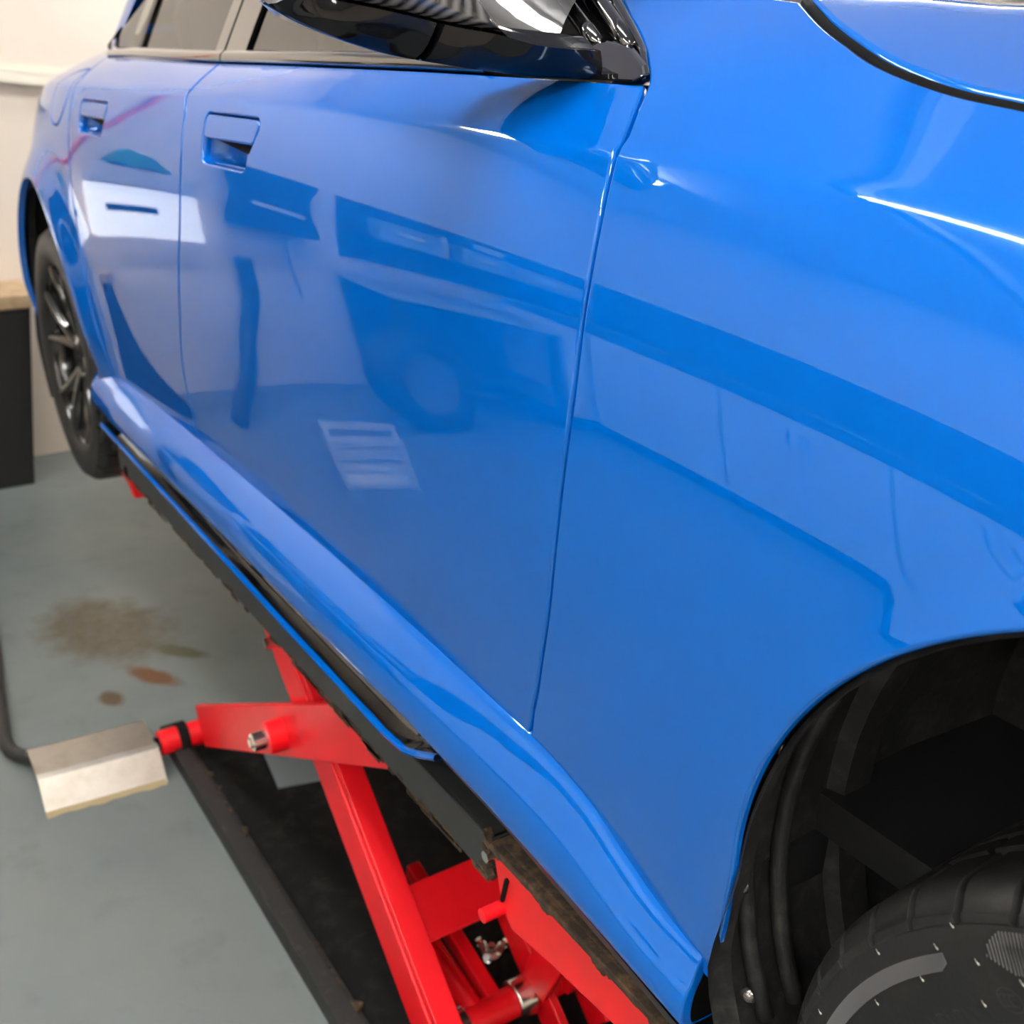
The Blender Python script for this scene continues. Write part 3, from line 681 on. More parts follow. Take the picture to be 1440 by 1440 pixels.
# marks and dried rubber hairs on the front tyre
tyre_f = [c for c in front_wheel.children if c.name.startswith('tyre')][0]
def sw(r, a, lift=.0008):                                  # a point on the outer sidewall, angle a in degrees (wheel frame, before spin)
    y = np.interp(r, [.234, .242, .252, .266, .2785, .292, .302, .3115], [-.118, -.124, -.1275, -.130, -.1315, -.1305, -.1278, -.1262])
    t = math.radians(a)+.3
    return np.array([r*math.cos(t), y-lift, r*math.sin(t)])
rib = MB()
for k in range(150):
    a = 134.4+k*.34
    if a > 176: break
    r0 = .278+.002*max(0, 2-k*.5)
    rib.add([sw(r0, a), sw(.2895, a), sw(.2895, a+.2), sw(r0, a+.2), sw(r0, a+.1, .0016), sw(.2895, a+.1, .0016)], [(0, 1, 5, 4), (4, 5, 2, 3)])
rib.build('ribbed_band', 'rubber_mark', tyre_f)
rib = MB()
for k in range(14):
    a = 127-k*.5; r1 = .288+.014*min(1, k/5)**.5; r0 = .286-.010*min(1, k/7)
    rib.add([sw(r0, a), sw(r1, a), sw(r1, a+.3), sw(r0, a+.3), sw(r0, a+.15, .0016), sw(r1, a+.15, .0016)], [(0, 1, 5, 4), (4, 5, 2, 3)])
rib.build('ribbed_mark', 'rubber_mark', tyre_f)
mk = MB(); cc = 126.7; cr = .2577
def arcmark(mb, rc, ac, rad, a0, a1, wd=.0005, n=14):
    q = []
    for t in np.radians(np.linspace(a0, a1, n)):
        for d in (-wd, wd):
            rr2 = rc+(rad+d)*math.sin(t); aa2 = ac-math.degrees((rad+d)*math.cos(t)/rc); q.append(sw(rr2, aa2, .0009))
    mb.add(q, [(2*i, 2*i+1, 2*i+3, 2*i+2) for i in range(n-1)])
arcmark(mk, cr, cc, .0088, 0, 360, n=40)
for k in (-1, 0, 1): arcmark(mk, cr, cc+k*.9, .0042, 70, 290)
mk.build('round_mark', 'rubber_mark', tyre_f)
let = MB()
for k, a in enumerate((144.6, 142.6, 140.6, 138.6, 136.6, 134.8)):
    for d in ((0, .55) if k % 2 else (0,)):
        let.add([sw(.2455, a-d, .0009), sw(.2525, a-d+.05, .0009), sw(.2525, a-d+.17, .0009), sw(.2455, a-d+.12, .0009)], [(0, 1, 2, 3)])
    if k in (1, 3): arcmark(let, .2485, a-.5, .0032, 20, 150)
let.build('raised_lettering', 'rubber_mark', tyre_f)
for r, a in ((.2844, 129.5), (.2782, 140.6), (.2764, 152.3), (.2729, 123.6), (.2567, 132.1), (.2953, 135.5), (.307, 131.8), (.303, 146.7), (.302, 165.8)):
    q = sw(r, a, 0); d = Vector((.0038, -.0012, .0004)); MB().tube([Vector(q), Vector(q)+Vector((.002, -.001, .0002)), Vector(q)+d, Vector(q)+d*1.25], [.0002, .0002, .0007, .0004], 5).build('rubber_hair', 'speck', tyre_f)

# ---- wheel housings
def housing(cx, name, r=.405, w0=.905, w1=.50):
    th = np.radians(np.linspace(222, -42, 67)); P = []
    for t in th:
        row = []
        for k, wv in enumerate((w0-.008+.006*max(0, min(1, (math.degrees(t)-180)/15)), w0-.012, w0-.030, w0-.034, .80, .74, .735, .70, .695, .62, w1)):
            lx = max(0, min(1, (math.degrees(t)-180)/15)); rr2 = (.360+.032*lx, .3655+.03*lx, .3665+.026*lx, .388+.014*lx, r+.004*lx, r+.004, r-.012, r-.012, r+.006, r+.008, r)[k]
            row.append((cx+rr2*math.cos(t), -wv, ACZ+rr2*math.sin(t)))
        P.append(row)
    o = MB().grid(np.array(P)).build(name, 'liner', car, angle=30)
    q = [(cx+r*math.cos(t), -w1, ACZ+r*math.sin(t)) for t in th]
    MB().add(q, [tuple(range(len(q)))]).build('inner_panel', 'liner', o)
    return o
lf = housing(FAX, 'wheel_arch_liner')
lr = housing(RAX, 'wheel_arch_liner', .40, .915)
for a in (199, 183, 160, 138):                            # fasteners along the lip
    t = math.radians(a); c = Vector((.377*math.cos(t), -.873, ACZ+.377*math.sin(t)))
    MB().grid(lathe([(.0001, -.006), (.004, -.0055), (.0065, -.003), (.0075, 0)], 14)+np.array(c), closed_u=True).build('liner_fastener', 'rim_face', lf, sm=True)
for a, wv, r_, hh in ((148, .66, .03, .02), (150, .66, .016, .03)):
    t = math.radians(a); n = Vector((-math.cos(t), 0, -math.sin(t))); c = Vector((.405*math.cos(t), -wv, ACZ+.405*math.sin(t)))
    MB().tube([c, c+n*hh], r_, 20).build('liner_boss', 'liner', lf, bevel=.003)
for a0, a1, wv in ((205, 150, .84), (205, 158, .80)):
    P = []
    for a in np.linspace(a0, a1, 16):
        t = math.radians(a); P.append((.396*math.cos(t), -wv-.01*math.sin((a-a1)/20), ACZ+.396*math.sin(t)))
    MB().tube(P, .008, 8).build('liner_rib', 'liner', lf, sm=True)
MB().tube([(-.02, -.56, .22), (-.05, -.60, .75)], .03, 16).build('suspension_strut', 'satin_black', car, sm=True)

# ---- dark inner body behind the panel gaps, floor pan, cabin
def inner(x0, x1, v0, v1, name, cutf=True):
    xs_ = np.arange(x0, x1+.001, .04); vs_ = np.linspace(v0, v1, 24); gx, gv = np.meshgrid(xs_, vs_, indexing='ij')
    P = side(gx, gv)-side_n(gx, gv)*.048; MB().grid(P).build(name, 'satin_black', car, sm=True)
inner(-2.42, -.42, .06, .79, 'door_frame')
inner(-.62, -.40, .05, .92, 'inner_fender')
bx = MB().box((-1.40, 0, .235), (2.0, 1.70, .15)); bx.box((-3.55, 0, .40), (.55, 1.3, .25)); bx.box((.65, 0, .40), (.4, 1.1, .3)); bx.box((-2.8, 0, .35), (.8, .95, .3)); bx.box((0, 0, .45), (.82, .96, .35))
bx.build('underbody', 'satin_black', car)
MB().add([(x, y, z) for x in (-.42, .9) for y, z in ((-.72, .86), (0, .90), (.72, .86))], [(0, 1, 4, 3), (1, 2, 5, 4)]).build('engine_bay_cover', 'satin_black', car)
for y in (-.38, .38):
    for x in (-1.55, -2.35):
        s = MB().box((x+.12, y, .52), (.52, .48, .14)).build('cabin_seat', 'seat', car, bevel=.04)
        MB().box((x-.16, y, .82), (.13, .46, .62), Matrix.Rotation(-.25, 3, 'Y')).build('seat_back', 'seat', s, bevel=.05)
        MB().box((x-.27, y, 1.15), (.09, .26, .16), Matrix.Rotation(-.2, 3, 'Y')).build('headrest', 'seat', s, bevel=.04)
MB().box((-.85, 0, .83), (.42, 1.36, .22)).build('dashboard', 'satin_black', car, bevel=.06)
MB().box((-1.5, .0, .33), (2.6, 1.5, .04)).build('cabin_floor', 'satin_black', car)
# ---- far side of the body: the same panels turned over
for o in (fender, front_door, rear_door, quarter, skirt):
    c = o.copy(); C.objects.link(c); c.parent = car; c.scale = (1, -1, 1)
for o in [x for x in car.children if x.name.startswith(('rear_pillar', 'roof_rail', 'windscreen_pillar', 'wheel_arch_liner'))]:
    c = o.copy(); C.objects.link(c); c.parent = car; c.scale = (1, -1, 1)
# ================================================================== the lift
def P3(x, y, z): return (x, y, z+H)
lift = empty('scissor_lift', (-1.45, -.60, 0), 'red low-rise scissor lift under the blue car, with black base and dark grey platform', 'lift')
def lp(o):                                                # keep world coordinates under the lift's Empty
    o.parent = lift; o.matrix_parent_inverse = Matrix.Translation((1.45, .60, 0)); return o
FZ = 0.0
lp(MB().box((-1.18, 0.0, .006), (1.90, 1.78, .012)).build('base_tray', 'base_black'))
rl = MB(); rl.box((-1.18, -.926, .024), (2.02, .006, .048)); rl.box((-1.18, -.910, .046), (2.02, .030, .005)); rl.box((-1.18, -.886, .015), (2.02, .02, .006))
lp(rl.build('base_rail', 'rail_dark', bevel=.0012))
gr = MB()
for k in range(90):                                       # caked dirt along the rail
    x = -2.0+1.75*rng.random(); gr.box((x, -.893+.006*rng.standard_normal(), .014), (.01+.03*rng.random(), .008+.012*rng.random(), .006+.014*rng.random()), Matrix.Rotation(rng.random()*3, 3, 'Z'))
lp(tag(gr.build('rail_dirt', 'grime', bevel=.002), kind='stuff'))
lp(MB().add([P3(-2.055, -.735, -.545), P3(-1.85, -.765, -.545), P3(-1.82, -.640, -.545), P3(-1.99, -.62, -.545)], [(0, 1, 2, 3)]).prism([P3(-2.055, -.735, -.545), P3(-1.85, -.765, -.545), P3(-1.82, -.640, -.545), P3(-1.99, -.62, -.545)], (0, 0, 0), (0, 0, .003)).build('grey_plate', mat('floor_grey_steel', hexc(112, 122, 126), .4)))
# platform: dark channel along the sill
pf = MB(); pf.box(P3(-1.62, -.68, .107), (1.72, .39, .008)); pf.box(P3(-1.62, -.876, .080), (1.72, .008, .062)); pf.box(P3(-1.62, -.49, .080), (1.72, .008, .062)); pf.box(P3(-.765, -.68, .080), (.008, .39, .062))
lp(pf.build('platform', 'lift_grey', bevel=.002))
gm = MB()
for k in range(70):
    x = -2.45+1.68*rng.random(); gm.box(P3(x, -.8805, .050+.003*rng.standard_normal()), (.015+.05*rng.random(), .0015, .003+.004*rng.random()))
for k in range(40): gm.box(P3(-.768+.004*rng.standard_normal(), -.882+.012*rng.random(), .055+.055*rng.random()), (.012, .006, .012*rng.random()+.004), Matrix.Rotation(rng.random(), 3, 'Y'))
lp(tag(gm.build('platform_dirt', 'grime'), kind='stuff'))
for x in (-2.15, -.95):
    lp(MB().box(P3(x, -.76, .135), (.16, .14, .045)).build('rubber_pad', 'rubber', bevel=.004))
# front extension: red flap hinged to the platform
ext = MB(); ext.prism([P3(-.757, -.880, .104), P3(-.40, -.880, .104), P3(-.40, -.880, .052), P3(-.50, -.880, .044), P3(-.64, -.880, .026), P3(-.715, -.880, .012), P3(-.735, -.880, .030)], (0, 0, 0), (0, .010, 0))
ex = lp(ext.build('extension_flap', 'red_faded', bevel=.0015))
lp(MB().box(P3(-.575, -.70, .108), (.36, .372, .010)).build('flap_top', 'grime', bevel=.002))
xs_ = np.linspace(-.752, -.40, 90); zb = .099+.006*np.sin(xs_*37)*np.sin(xs_*91+1)-.004*rng.random(90)-.030*np.clip((xs_+.50)/.1, 0, 1)*rng.random(90)
rib = np.stack([np.stack([xs_, 0*xs_-.8812, zb+H], -1), np.stack([xs_, 0*xs_-.8824, (zb+.105)/2+H], -1), np.stack([xs_, 0*xs_-.8815, 0*xs_+.112+H], -1), np.stack([xs_, 0*xs_-.872, 0*xs_+.1135+H], -1)], 1)
lp(MB().grid(rib).build('caked_dirt', 'grime', sm=True))
lp(MB().box(P3(-.727, -.8815, .062), (.006, .006, .040), Matrix.Rotation(.25, 3, 'Y')).build('flap_slot', 'base_black', bevel=.002))
lp(MB().tube([P3(-.735, -.908, .030), P3(-.735, -.86, .030)], .009, 14).build('flap_pin', 'red', angle=40))
lp(MB().tube([P3(-.755, -.892, .095), P3(-.755, -.87, .095)], .008, 6).build('flap_bolt', 'chrome'))
# scissor arms
def bar(p0, p1, h, y0, y1, ext0=.0, ext1=.0, ramp=None):
    """flat bar from p0 to p1 in the x-z plane, height h, between y0 and y1"""
    a = Vector((p0[0], 0, p0[1])); b = Vector((p1[0], 0, p1[1])); d = (b-a).normalized(); n = Vector((-d.z, 0, d.x))
    a = a-d*ext0; b = b+d*ext1
    pts = [a+n*h*.5, b+n*h*.5, b-n*h*.5, a-n*h*.5]
    return MB().prism([P3(q.x, y0, q.z) for q in pts], (0, y0, 0), (0, y1, 0))
B0 = (-2.10, -.482); B1 = (-1.05, .085)
bb = bar((-2.06, -.460), B1, .098, -.868, -.850); lp(bb.build('scissor_arm', 'red', bevel=.0025))
A0 = (-1.63, .062); A1 = (-.93, -.525)
lp(bar(A0, A1, .088, -.846, -.808).build('scissor_arm', 'red', bevel=.003))
lp(bar((A0[0]+.06, A0[1]+.02), (A1[0]+.06, A1[1]+.02), .012, -.842, -.80).build('arm_flange', 'red', bevel=.002))
# pivot boss and bolt, roller axle at the arm's foot
lp(MB().tube([P3(-1.495, -.90, -.160), P3(-1.495, -.84, -.160)], .030, 24).build('pivot_boss', 'red', angle=40, bevel=.002))
pb = MB().tube([P3(-1.495, -.925, -.160), P3(-1.495, -.88, -.160)], .017, 20); pb.tube([P3(-1.495, -.930, -.160), P3(-1.495, -.92, -.160)], .010, 6)
lp(pb.build('pivot_bolt', 'chrome', angle=40))
lp(MB().tube([P3(-2.10, -.955, -.50), P3(-2.10, -.84, -.50)], .030, 24).build('roller_axle', 'red', angle=40, bevel=.003))
lp(MB().tube([P3(-2.10, -.912, -.50), P3(-2.10, -.890, -.50)], .0375, 24).build('axle_collar', 'base_black', angle=40, bevel=.002))
lp(MB().tube([P3(-2.10, -.966, -.50), P3(-2.10, -.95, -.50)], .017, 8).build('axle_nut', 'base_black'))
lp(MB().tube([P3(-1.555, -.868, -.005), P3(-1.555, -.84, -.005)], .011, 8).build('arm_bolt', 'chrome', angle=40))
# cross plate between the legs, cross tube with bright collars, levers
d = Vector((A1[0]-A0[0], 0, A1[1]-A0[1])).normalized(); n = Vector((-d.z, 0, d.x))
q0 = Vector((-1.15, -.815, -.285)); 
pl = [q0, q0+d*.095, q0+d*.095+Vector((0, .20, 0)), q0+Vector((0, .20, 0))]
lp(MB().prism([P3(*v) for v in pl], (0, 0, 0), tuple(n*.010)).build('cross_plate', 'red', bevel=.002))
for y in (-.64, -.56):
    lp(bar(A0, A1, .07, y, y+.016).build('scissor_arm', 'red', bevel=.003))
lp(MB().tube([P3(-1.005, -.86, -.470), P3(-1.005, -.40, -.470)], .026, 24).build('cross_tube', 'red', angle=40))
for y in (-.790, -.668):
    lp(MB().tube([P3(-1.005, y-.017, -.470), P3(-1.005, y+.017, -.470)], .034, 28).build('tube_collar', 'chrome', angle=40, bevel=.003))
lp(MB().tube([P3(-1.36, -.765, -.372), P3(-1.18, -.757, -.425), P3(-1.01, -.750, -.465)], .019, 14).build('lever_rod', 'red', angle=40))
lp(bar((-1.30, -.395), (-1.01, -.465), .034, -.725, -.700).build('lever_bar', 'red', bevel=.003))
lp(MB().prism([P3(-.93, -.665, -.20), P3(-.86, -.665, -.24), P3(-.96, -.655, -.45), P3(-1.02, -.655, -.44)], (0, 0, 0), (0, .012, 0)).build('lever_bracket', 'red', bevel=.002))
lp(bar((-.99, -.46), (-.76, .0), .05, -.60, -.585).build('lift_lever', 'red', bevel=.003))
ft = MB(); c = Vector(P3(-1.10, -.665, -.465))
ft.tube([c+Vector((0, 0, -.05)), c+Vector((0, 0, .01))], .016, 10)
for dx, dy in ((.016, -.018), (-.018, -.010), (.004, .02), (0, 0)):
    ft.tube([c+Vector((dx*.4, dy*.4, 0)), c+Vector((dx, dy, .022))], .009, 6); ft.tube([c+Vector((dx, dy, .02)), c+Vector((dx*1.3, dy*1.3, .030))], .006, 8)
lp(ft.build('hydraulic_fitting', 'chrome', angle=40))
# rear end of the lift: red hinge bracket
rb = MB(); rb.prism([P3(-2.72, -.846, .022), P3(-2.60, -.846, .010), P3(-2.54, -.846, -.020), P3(-2.515, -.846, -.048), P3(-2.545, -.846, -.050), P3(-2.58, -.846, -.030), P3(-2.72, -.846, -.010)], (0, 0, 0), (0, .03, 0))
lp(rb.build('rear_bracket', 'red', bevel=.003))
lp(MB().tube([P3(-2.42, -.883, .062), P3(-2.42, -.870, .062)], .013, 14).build('platform_hole_plug', 'base_black'))
# left-hand platform and legs of the same lift, beneath the far sill
pf = MB(); pf.box(P3(-1.62, .68, .107), (1.72, .39, .008)); pf.box(P3(-1.62, .876, .080), (1.72, .008, .062)); pf.box(P3(-1.62, .49, .080), (1.72, .008, .062)); lp(pf.build('platform', 'lift_grey'))
lp(bar(A0, A1, .088, .812, .852).build('scissor_arm', 'red', bevel=.003)); lp(bar((-2.06, -.460), B1, .098, .862, .880).build('scissor_arm', 'red', bevel=.0025))

# ---- folded steel cover on the floor beside the lift, with a black hose running into it
cv = []
for y in np.linspace(-1.222, -.962, 6):
    cv.append([(-2.275, y, .002), (-2.215, y, .068), (-2.205, y, .0715), (-2.095, y, .0715), (-2.082, y, .067), (-2.036, y, .002)])
cv = np.array(cv); cv[:, :, 0] += (cv[:, :, 1]+1.09)*.06
inn = cv.copy(); inn[..., 2] -= .003; inn[:, 0, 2] = .0; inn[:, -1, 2] = .0
mb = MB().grid(cv); k = len(mb.v); mb.grid(inn); nn = cv.shape[1]
for row in (0, 5): mb.f += [(row*nn+i, row*nn+i+1, k+row*nn+i+1, k+row*nn+i) for i in range(nn-1)]
co = mb.build('hose_cover', 'steel_cover', bevel=.0006, fix=True)
tag(co, 'folded bare steel cover on the grey floor beside the red lift', 'cover')
yy = np.linspace(-1.222, -.966, 50); wd = .006+.007*np.abs(np.sin(yy*61)*np.sin(yy*23+2))
xb = -2.036+(yy+1.09)*.06
bead = np.stack([np.stack([xb-.004, yy, 0*yy+.008], -1), np.stack([xb+.002, yy, 0*yy+.005], -1), np.stack([xb+wd, yy, 0*yy+.0005], -1)], 1)
MB().grid(bead).build('sealant_bead', mat('yellow_sealant', hexc(168, 154, 118), .8), co, sm=True)
hz = cat([(-3.9, -1.06, .016), (-3.3, -1.15, .016), (-2.80, -1.205, .016), (-2.66, -1.222, .016), (-2.45, -1.243, .016), (-2.36, -1.250, .016), (-2.30, -1.238, .018), (-2.24, -1.20, .026), (-2.18, -1.14, .030), (-2.15, -1.05, .030)], .03)
tag(MB().tube([tuple(a) for a in hz], .0165, 12).build('floor_hose', 'hose', sm=True), 'black rubber hose lying on the grey floor and running into the steel cover', 'hose')

# ================================================================== the room
X0, X1, Y0, Y1, ZC = -4.60, 4.6, -4.2, 3.4, 3.05
def struct(name, mb, m): return tag(mb.build(name, m), kind='structure')
struct('floor', MB().box(((X0+X1)/2, (Y0+Y1)/2, -.05), (X1-X0+.4, Y1-Y0+.4, .1)), 'floor')
struct('ceiling', MB().box(((X0+X1)/2, (Y0+Y1)/2, ZC+.05), (X1-X0+.4, Y1-Y0+.4, .1)), 'ceiling')
struct('wall_rear', MB().box((X0-.05, (Y0+Y1)/2, ZC/2), (.1, Y1-Y0+.2, ZC)), 'wall')
struct('wall_front', MB().box((X1+.05, (Y0+Y1)/2, ZC/2), (.1, Y1-Y0+.2, ZC)), 'wall')
struct('wall_right', MB().box(((X0+X1)/2, Y0-.05, ZC/2), (X1-X0, .1, ZC)), 'wall')
struct('wall_left', MB().box(((X0+X1)/2, Y1+.05, ZC/2), (X1-X0, .1, ZC)), 'wall')
# cable trunking along the rear wall, hung a little out of level
tr = MB().box((X0+.014, .20, .86+H), (.028, 2.3, .050), Matrix.Rotation(math.radians(-5), 3, 'X'))
struct('trim_1', tr, 'trunk')
struct('trim_2', MB().box((X0+.022, .20, .842+H), (.044, 2.3, .012), Matrix.Rotation(math.radians(-5), 3, 'X')), 'trunk')
for i, x in enumerate((-1.49, -1.355)):
    struct('trim_%d' % (i+3), MB().box((x, -.3, ZC-.05), (.075 if i == 0 else .03, 7.0, .10)), 'beam')
# ceiling lamps
def lamp(x, y, rz, where):
    e = empty('ceiling_light', (x, y, ZC), 'white ceiling batten with two bare tubes '+where, 'ceiling light', 'ceiling battens over the workshop', rz)
    MB().box((0, 0, -.03), (1.56, .16, .06)).build('batten', 'lamp_body', e, bevel=.006)
    for t_ in (-.06, .06): MB().tube([(-.75, t_, -.09), (.75, t_, -.09)], .024, 12).build('lamp_tube', 'tube', e, sm=True)
    for s in (-1, 1): MB().box((s*.762, 0, -.078), (.02, .18, .06)).build('lamp_holder', 'lamp_body', e)
for x, y, rz, where in ((-.62, -1.45, 0, "over the car's right front wing"), (1.6, -1.45, 0, "in front of the car's right headlamp side"), (.55, -3.2, 0, 'over the middle of the white base units'), (2.5, -3.2, 0, 'over the last white base units'), (2.2, 2.0, 0, 'nearest the front wall on the far side'), (-3.1, -2.05, math.pi/2, 'crosswise between the tool board and the car'), (-3.1, 1.4, math.pi/2, "crosswise beyond the car's boot"), (-3.1, 2.98-.35, math.pi/2, 'crosswise in the far rear corner'), (-3.95, .9, math.pi/2, 'closest to the cream rear wall')): lamp(x, y, rz, where)
# black cabinet with a wooden top beside the car's tail
cb = empty('base_cabinet', (-4.40, -1.10, 0), 'low black cabinet with worn wooden top against the cream rear wall', 'cabinet')
MB().prism([(-.16, -.26, 0), (-.16, .26, 0), (-.16, .345, .69), (-.16, -.26, .69)], (0, 0, 0), (.32, 0, 0)).build('body', 'cab_black', cb, bevel=.003)
MB().prism([(.161, -.245, .03), (.161, .245, .03), (.161, .32, .665), (.161, -.245, .665)], (0, 0, 0), (.006, 0, 0)).build('door', 'cab_black', cb, bevel=.002)
MB().box((-.01, .045, .715), (.36, .65, .05)).build('worktop', 'wood', cb, bevel=.004)
MB().tube([(.10, .16, .740), (.10, .16, .747)], .02, 12).build('top_bolt', 'chrome', cb)

# ---- things along the rear and right walls, seen mirrored in the paint
wu = empty('white_wall_box', (X0+.07, -1.635, .87), 'white wall box with a dark slot and an added glow, mirrored across both blue doors', 'wall box')
M['box_added_glow'] = mat('box_added_glow', (.9, .88, .86), .5, emit=((1, .96, .92), 1.7))  # the box is no lamp; emission added to brighten its reflection in the doors
MB().box((0, 0, .135), (.12, .44, .27)).build('casing', 'box_added_glow', wu, bevel=.008)
MB().box((.061, .045, .155), (.004, .19, .036)).build('slot', 'cab_black', wu, bevel=.001)
uc = empty('wall_cupboard', (X0+.09, -1.63, 1.145), 'small pale grey cupboard fixed above the white wall box', 'cupboard')
MB().prism([(-.08, -.22, 0), (-.08, .22, 0), (-.08, .14, .12), (-.08, -.22, .12)], (0, 0, 0), (.15, 0, 0)).build('body', 'pale_grey', uc, bevel=.006)
MB().box((.073, -.03, .06), (.006, .30, .09)).build('door', 'pale_grey', uc, bevel=.002)
gc = MB(); g = quadgrid((-.08, -.12, 0), (.08, -.12, 0), (.08, .12, 0), (-.08, .12, 0), 12, 16, (0, 0, .10)); g[..., 2] += .008*(1+np.sin(g[..., 1]*60)*np.cos(g[..., 0]*40))
gc.grid(g); gc.grid(g*[1, 1, 0]); tag(gc.build('folded_cloth', 'green_cloth', sm=True), 'crumpled green cloth lying on the small grey wall cupboard', 'cloth').location = (X0+.09, -1.64, 1.268)
bd = empty('tool_bag', (X0+.10, -2.20, 1.02), 'dark cloth tool bag with pale strip hanging on the rear wall', 'bag')
P = []
for u in np.linspace(0, 1, 13):
    a = .22*(.9+.1*math.cos(u*6)); P.append([(dx, dy*a/.22, .46*u+.02*math.sin(dy*30)*u) for dx, dy in ((-.09, -.20), (.06, -.22), (.09, -.1), (.10, 0), (.09, .1), (.06, .22), (-.09, .20))])
mb = MB().grid(np.array(P), closed_v=True); mb.f += [tuple(range(7)), tuple(range(84, 91))]; mb.build('bag_body', 'dark_cloth', bd, angle=60)
MB().box((.105, 0, .17), (.006, .25, .028), Matrix.Rotation(.12, 3, 'X')).build('pale_strip', 'pale_grey', bd)
MB().tube([(0, -.06, 0), (.01, -.05, -.22), (0, -.08, -.42)], .006, 8).build('cord', 'hose', bd, sm=True)
hs = cat([(X0+.05, -2.04, .80), (X0+.05, -2.03, .60), (X0+.06, -1.98, .45), (X0+.09, -1.90, .30), (X0+.25, -1.78, .16), (X0+.62, -1.50, .045)], .03)
tag(MB().tube([tuple(a) for a in hs], .042, 14).build('extraction_hose', 'hose', sm=True), 'thick black hose hanging from the rear wall down to the floor', 'hose')
tag(MB().tube([(X0+.03, -1.30, 1.22), (X0+.03, -1.47, 1.42), (X0+.03, -1.56, 1.58), (X0+.03, -1.56, 1.90), (X0+.03, -1.40, 2.25)], .016, 10).build('wall_pipe', 'orange', sm=True), 'thin orange pipe rising at a slant up the rear wall', 'pipe')
# workbench, tool board and bins
tb = empty('tool_board', (X0+.02, -3.38, .94), 'long black tool board above the workbench on the rear wall', 'tool board')
MB().box((0, 0, .26), (.03, 1.60, .52)).build('backboard', 'board', tb, bevel=.003)
MB().box((.10, 0, .205), (.20, 1.5, .018)).build('shelf', 'board', tb)
for y, wd, hh, mm, nm, lb in ((-2.90, .34, .20, 'bin_blue', 'storage_bin', 'grey blue storage bin at the window end of the tool board shelf'), (-3.13, .07, .20, 'pale_grey', 'spray_can', 'pale grey spray can between two storage bins on the shelf'), (-3.36, .30, .18, 'bin_blue', 'storage_bin', 'grey blue storage bin in the middle of the tool board shelf'), (-3.78, .46, .17, 'grey_plastic', 'parts_case', 'long grey parts case at the corner end of the shelf')):
    e = empty(nm, (X0+.13, y, 1.155), lb, 'can' if nm == 'spray_can' else 'case' if nm == 'parts_case' else 'bin', None)
    if nm == 'spray_can':
        MB().tube([(0, 0, 0), (0, 0, hh*.8), (0, 0, hh*.88), (0, 0, hh)], [.034, .034, .02, .02], 20).build('can_body', mm, e, angle=40)
        MB().tube([(0, 0, hh), (0, 0, hh+.02)], .012, 12).build('nozzle', 'white_plastic', e)
    else:
        MB().box((0, 0, hh/2), (.16, wd, hh)).build('bin_body', mm, e, bevel=.012)
        MB().box((.081, 0, hh*.55), (.004, wd*.4, .04)).build('bin_label', 'white_plastic', e)
        MB().box((0, 0, hh+.006), (.17, wd+.01, .012)).build('bin_lid', 'board', e, bevel=.003)
e = empty('label_box', (X0+.12, -3.42, 1.352), 'small white carton on top of the middle storage bin', 'carton')
MB().box((0, 0, .03), (.1, .12, .06)).build('carton_body', 'white_plastic', e, bevel=.003); MB().box((.051, 0, .03), (.001, .07, .02)).build('carton_label', 'pale_grey', e)
wbn = empty('workbench', (X0+.33, -3.02, 0), 'steel-topped workbench with dark front below the tool board', 'workbench')
MB().box((0, 0, .80), (.60, .98, .04)).build('worktop', 'bench_top', wbn, bevel=.004)
for sx_ in (-.26, .26):
    for sy_ in (-.45, .45): MB().box((sx_, sy_, .39), (.05, .05, .78)).build('leg', 'cab_black', wbn)
MB().box((.0, 0, .30), (.52, .92, .02)).build('lower_shelf', 'board', wbn); MB().box((-.24, 0, .42), (.02, .92, .72)).build('back_panel', 'board', wbn)
tw = empty('spare_tyre', (X0+.78, -2.50, .312), 'spare tyre standing on the floor against the workbench', 'tyre', rz=1.3)
MB().grid(lathe([(.20, -.08), (.235, -.10), (.28, -.10), (.305, -.08), (.31, -.04), (.31, .04), (.305, .08), (.28, .10), (.235, .10), (.20, .08)], 64), closed_u=True, closed_v=True).build('tread', 'rubber', tw, angle=40)
MB().grid(lathe([(.205, -.06), (.19, -.05), (.05, -.03), (.001, -.03)], 48), closed_u=True).build('wheel_disc', 'bench_dark', tw, angle=40)
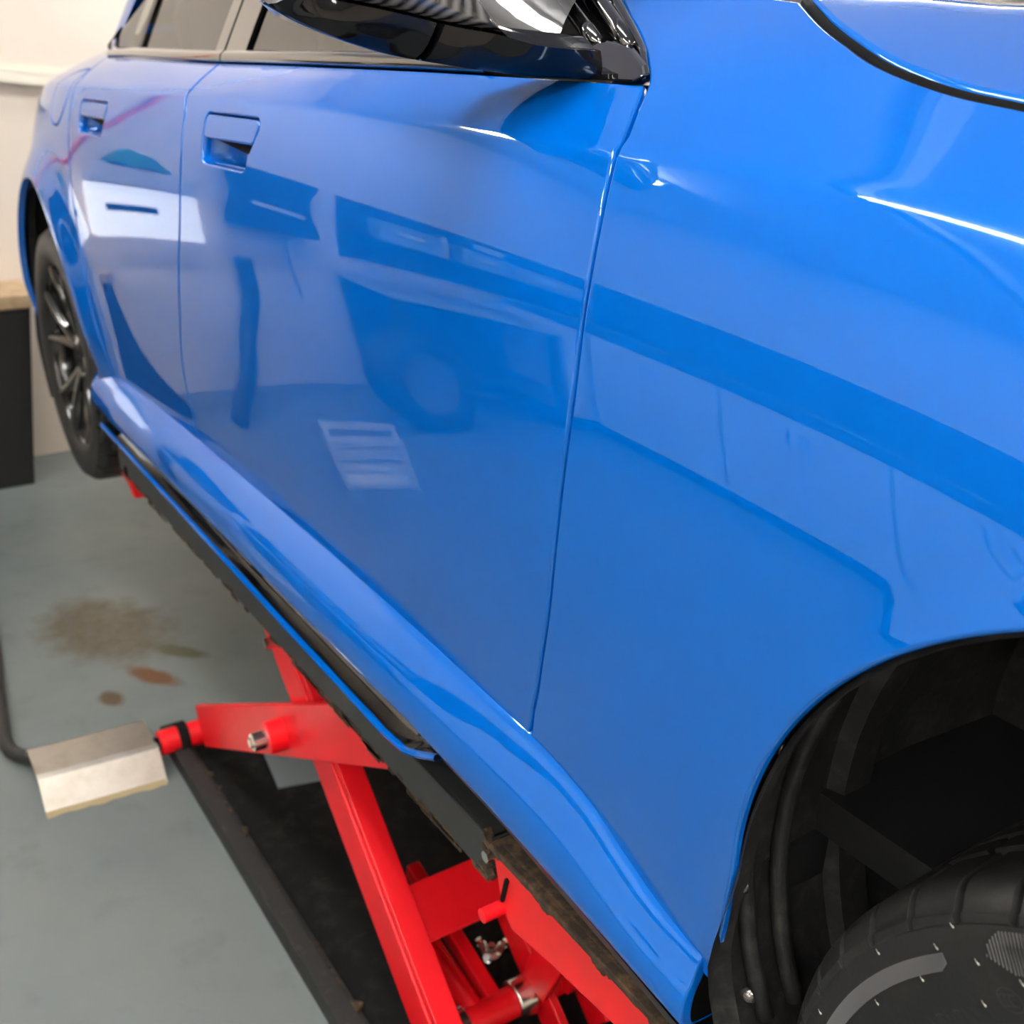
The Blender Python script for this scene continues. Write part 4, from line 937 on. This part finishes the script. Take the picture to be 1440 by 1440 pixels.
cr_ = empty('plastic_crate', (-3.22, -1.80, 0), 'open white slatted plastic crate standing on the grey floor', 'crate', rz=.35)
for z in (.02, .085, .15, .21):
    hh = .030 if z > .2 else .018
    for s in (-1, 1):
        MB().box((s*.11, 0, z), (.010, .28, hh)).build('slat', 'white_plastic', cr_); MB().box((0, s*.14, z), (.22, .010, hh)).build('slat', 'white_plastic', cr_)
for a in (-1, 1):
    for b in (-1, 1): MB().box((a*.11, b*.14, .1125), (.024, .024, .225)).build('corner_post', 'white_plastic', cr_)
MB().box((0, 0, .008), (.22, .28, .012)).build('crate_floor', 'white_plastic', cr_)
# right wall: white base units with a dark band of wall boards above
def unit(x, y, rz, label, group=None, wd=.90):
    e = empty('base_unit', (x, y, 0), label, 'cabinet', group, rz)
    MB().box((0, 0, .50), (wd-.01, .50, .78)).build('carcass', 'white_plastic', e, bevel=.004); MB().box((0, -.02, .055), (wd-.03, .40, .11)).build('plinth', 'cab_black', e)
    for s in (-1, 1):
        dd = MB().box((s*wd/4, .258, .50), (wd/2-.01, .016, .76)).build('door', 'white_plastic', e, bevel=.003); MB().box((s*.05, .272, .74), (.012, .014, .12)).build('handle', 'chrome', dd)
unit(X0+.31, -3.87, -math.pi/2, 'white base unit in the corner, next to the steel-topped workbench', None, .64)
for i, od in enumerate(('first', 'second', 'third', 'fourth', 'fifth', 'sixth', 'last')):
    unit(X0+1.10+i*.91, Y0+.26, 0, od+' white base unit from the corner along the right-hand wall', 'white base units on the right wall')
tag(MB().box((X0+1.12+3*.91, Y0+.27, .906), (6.37, .54, .03)).build('long_worktop', 'board', bevel=.004), 'long dark worktop lying on the white base units', 'worktop')
tag(MB().box((X0+.32, -3.86, .906), (.54, .64, .03)).build('corner_worktop', 'board', bevel=.004), 'short dark worktop on the corner unit beside the workbench', 'worktop')
for i, od in enumerate(('first', 'second', 'third', 'last')):
    tag(MB().box((X0+.88+i*1.62, Y0+.012, 1.20), (1.60, .024, .52)).build('wall_board', 'board', bevel=.003), od+' black wall board from the corner above the long worktop', 'wall board', 'black boards on the right wall')
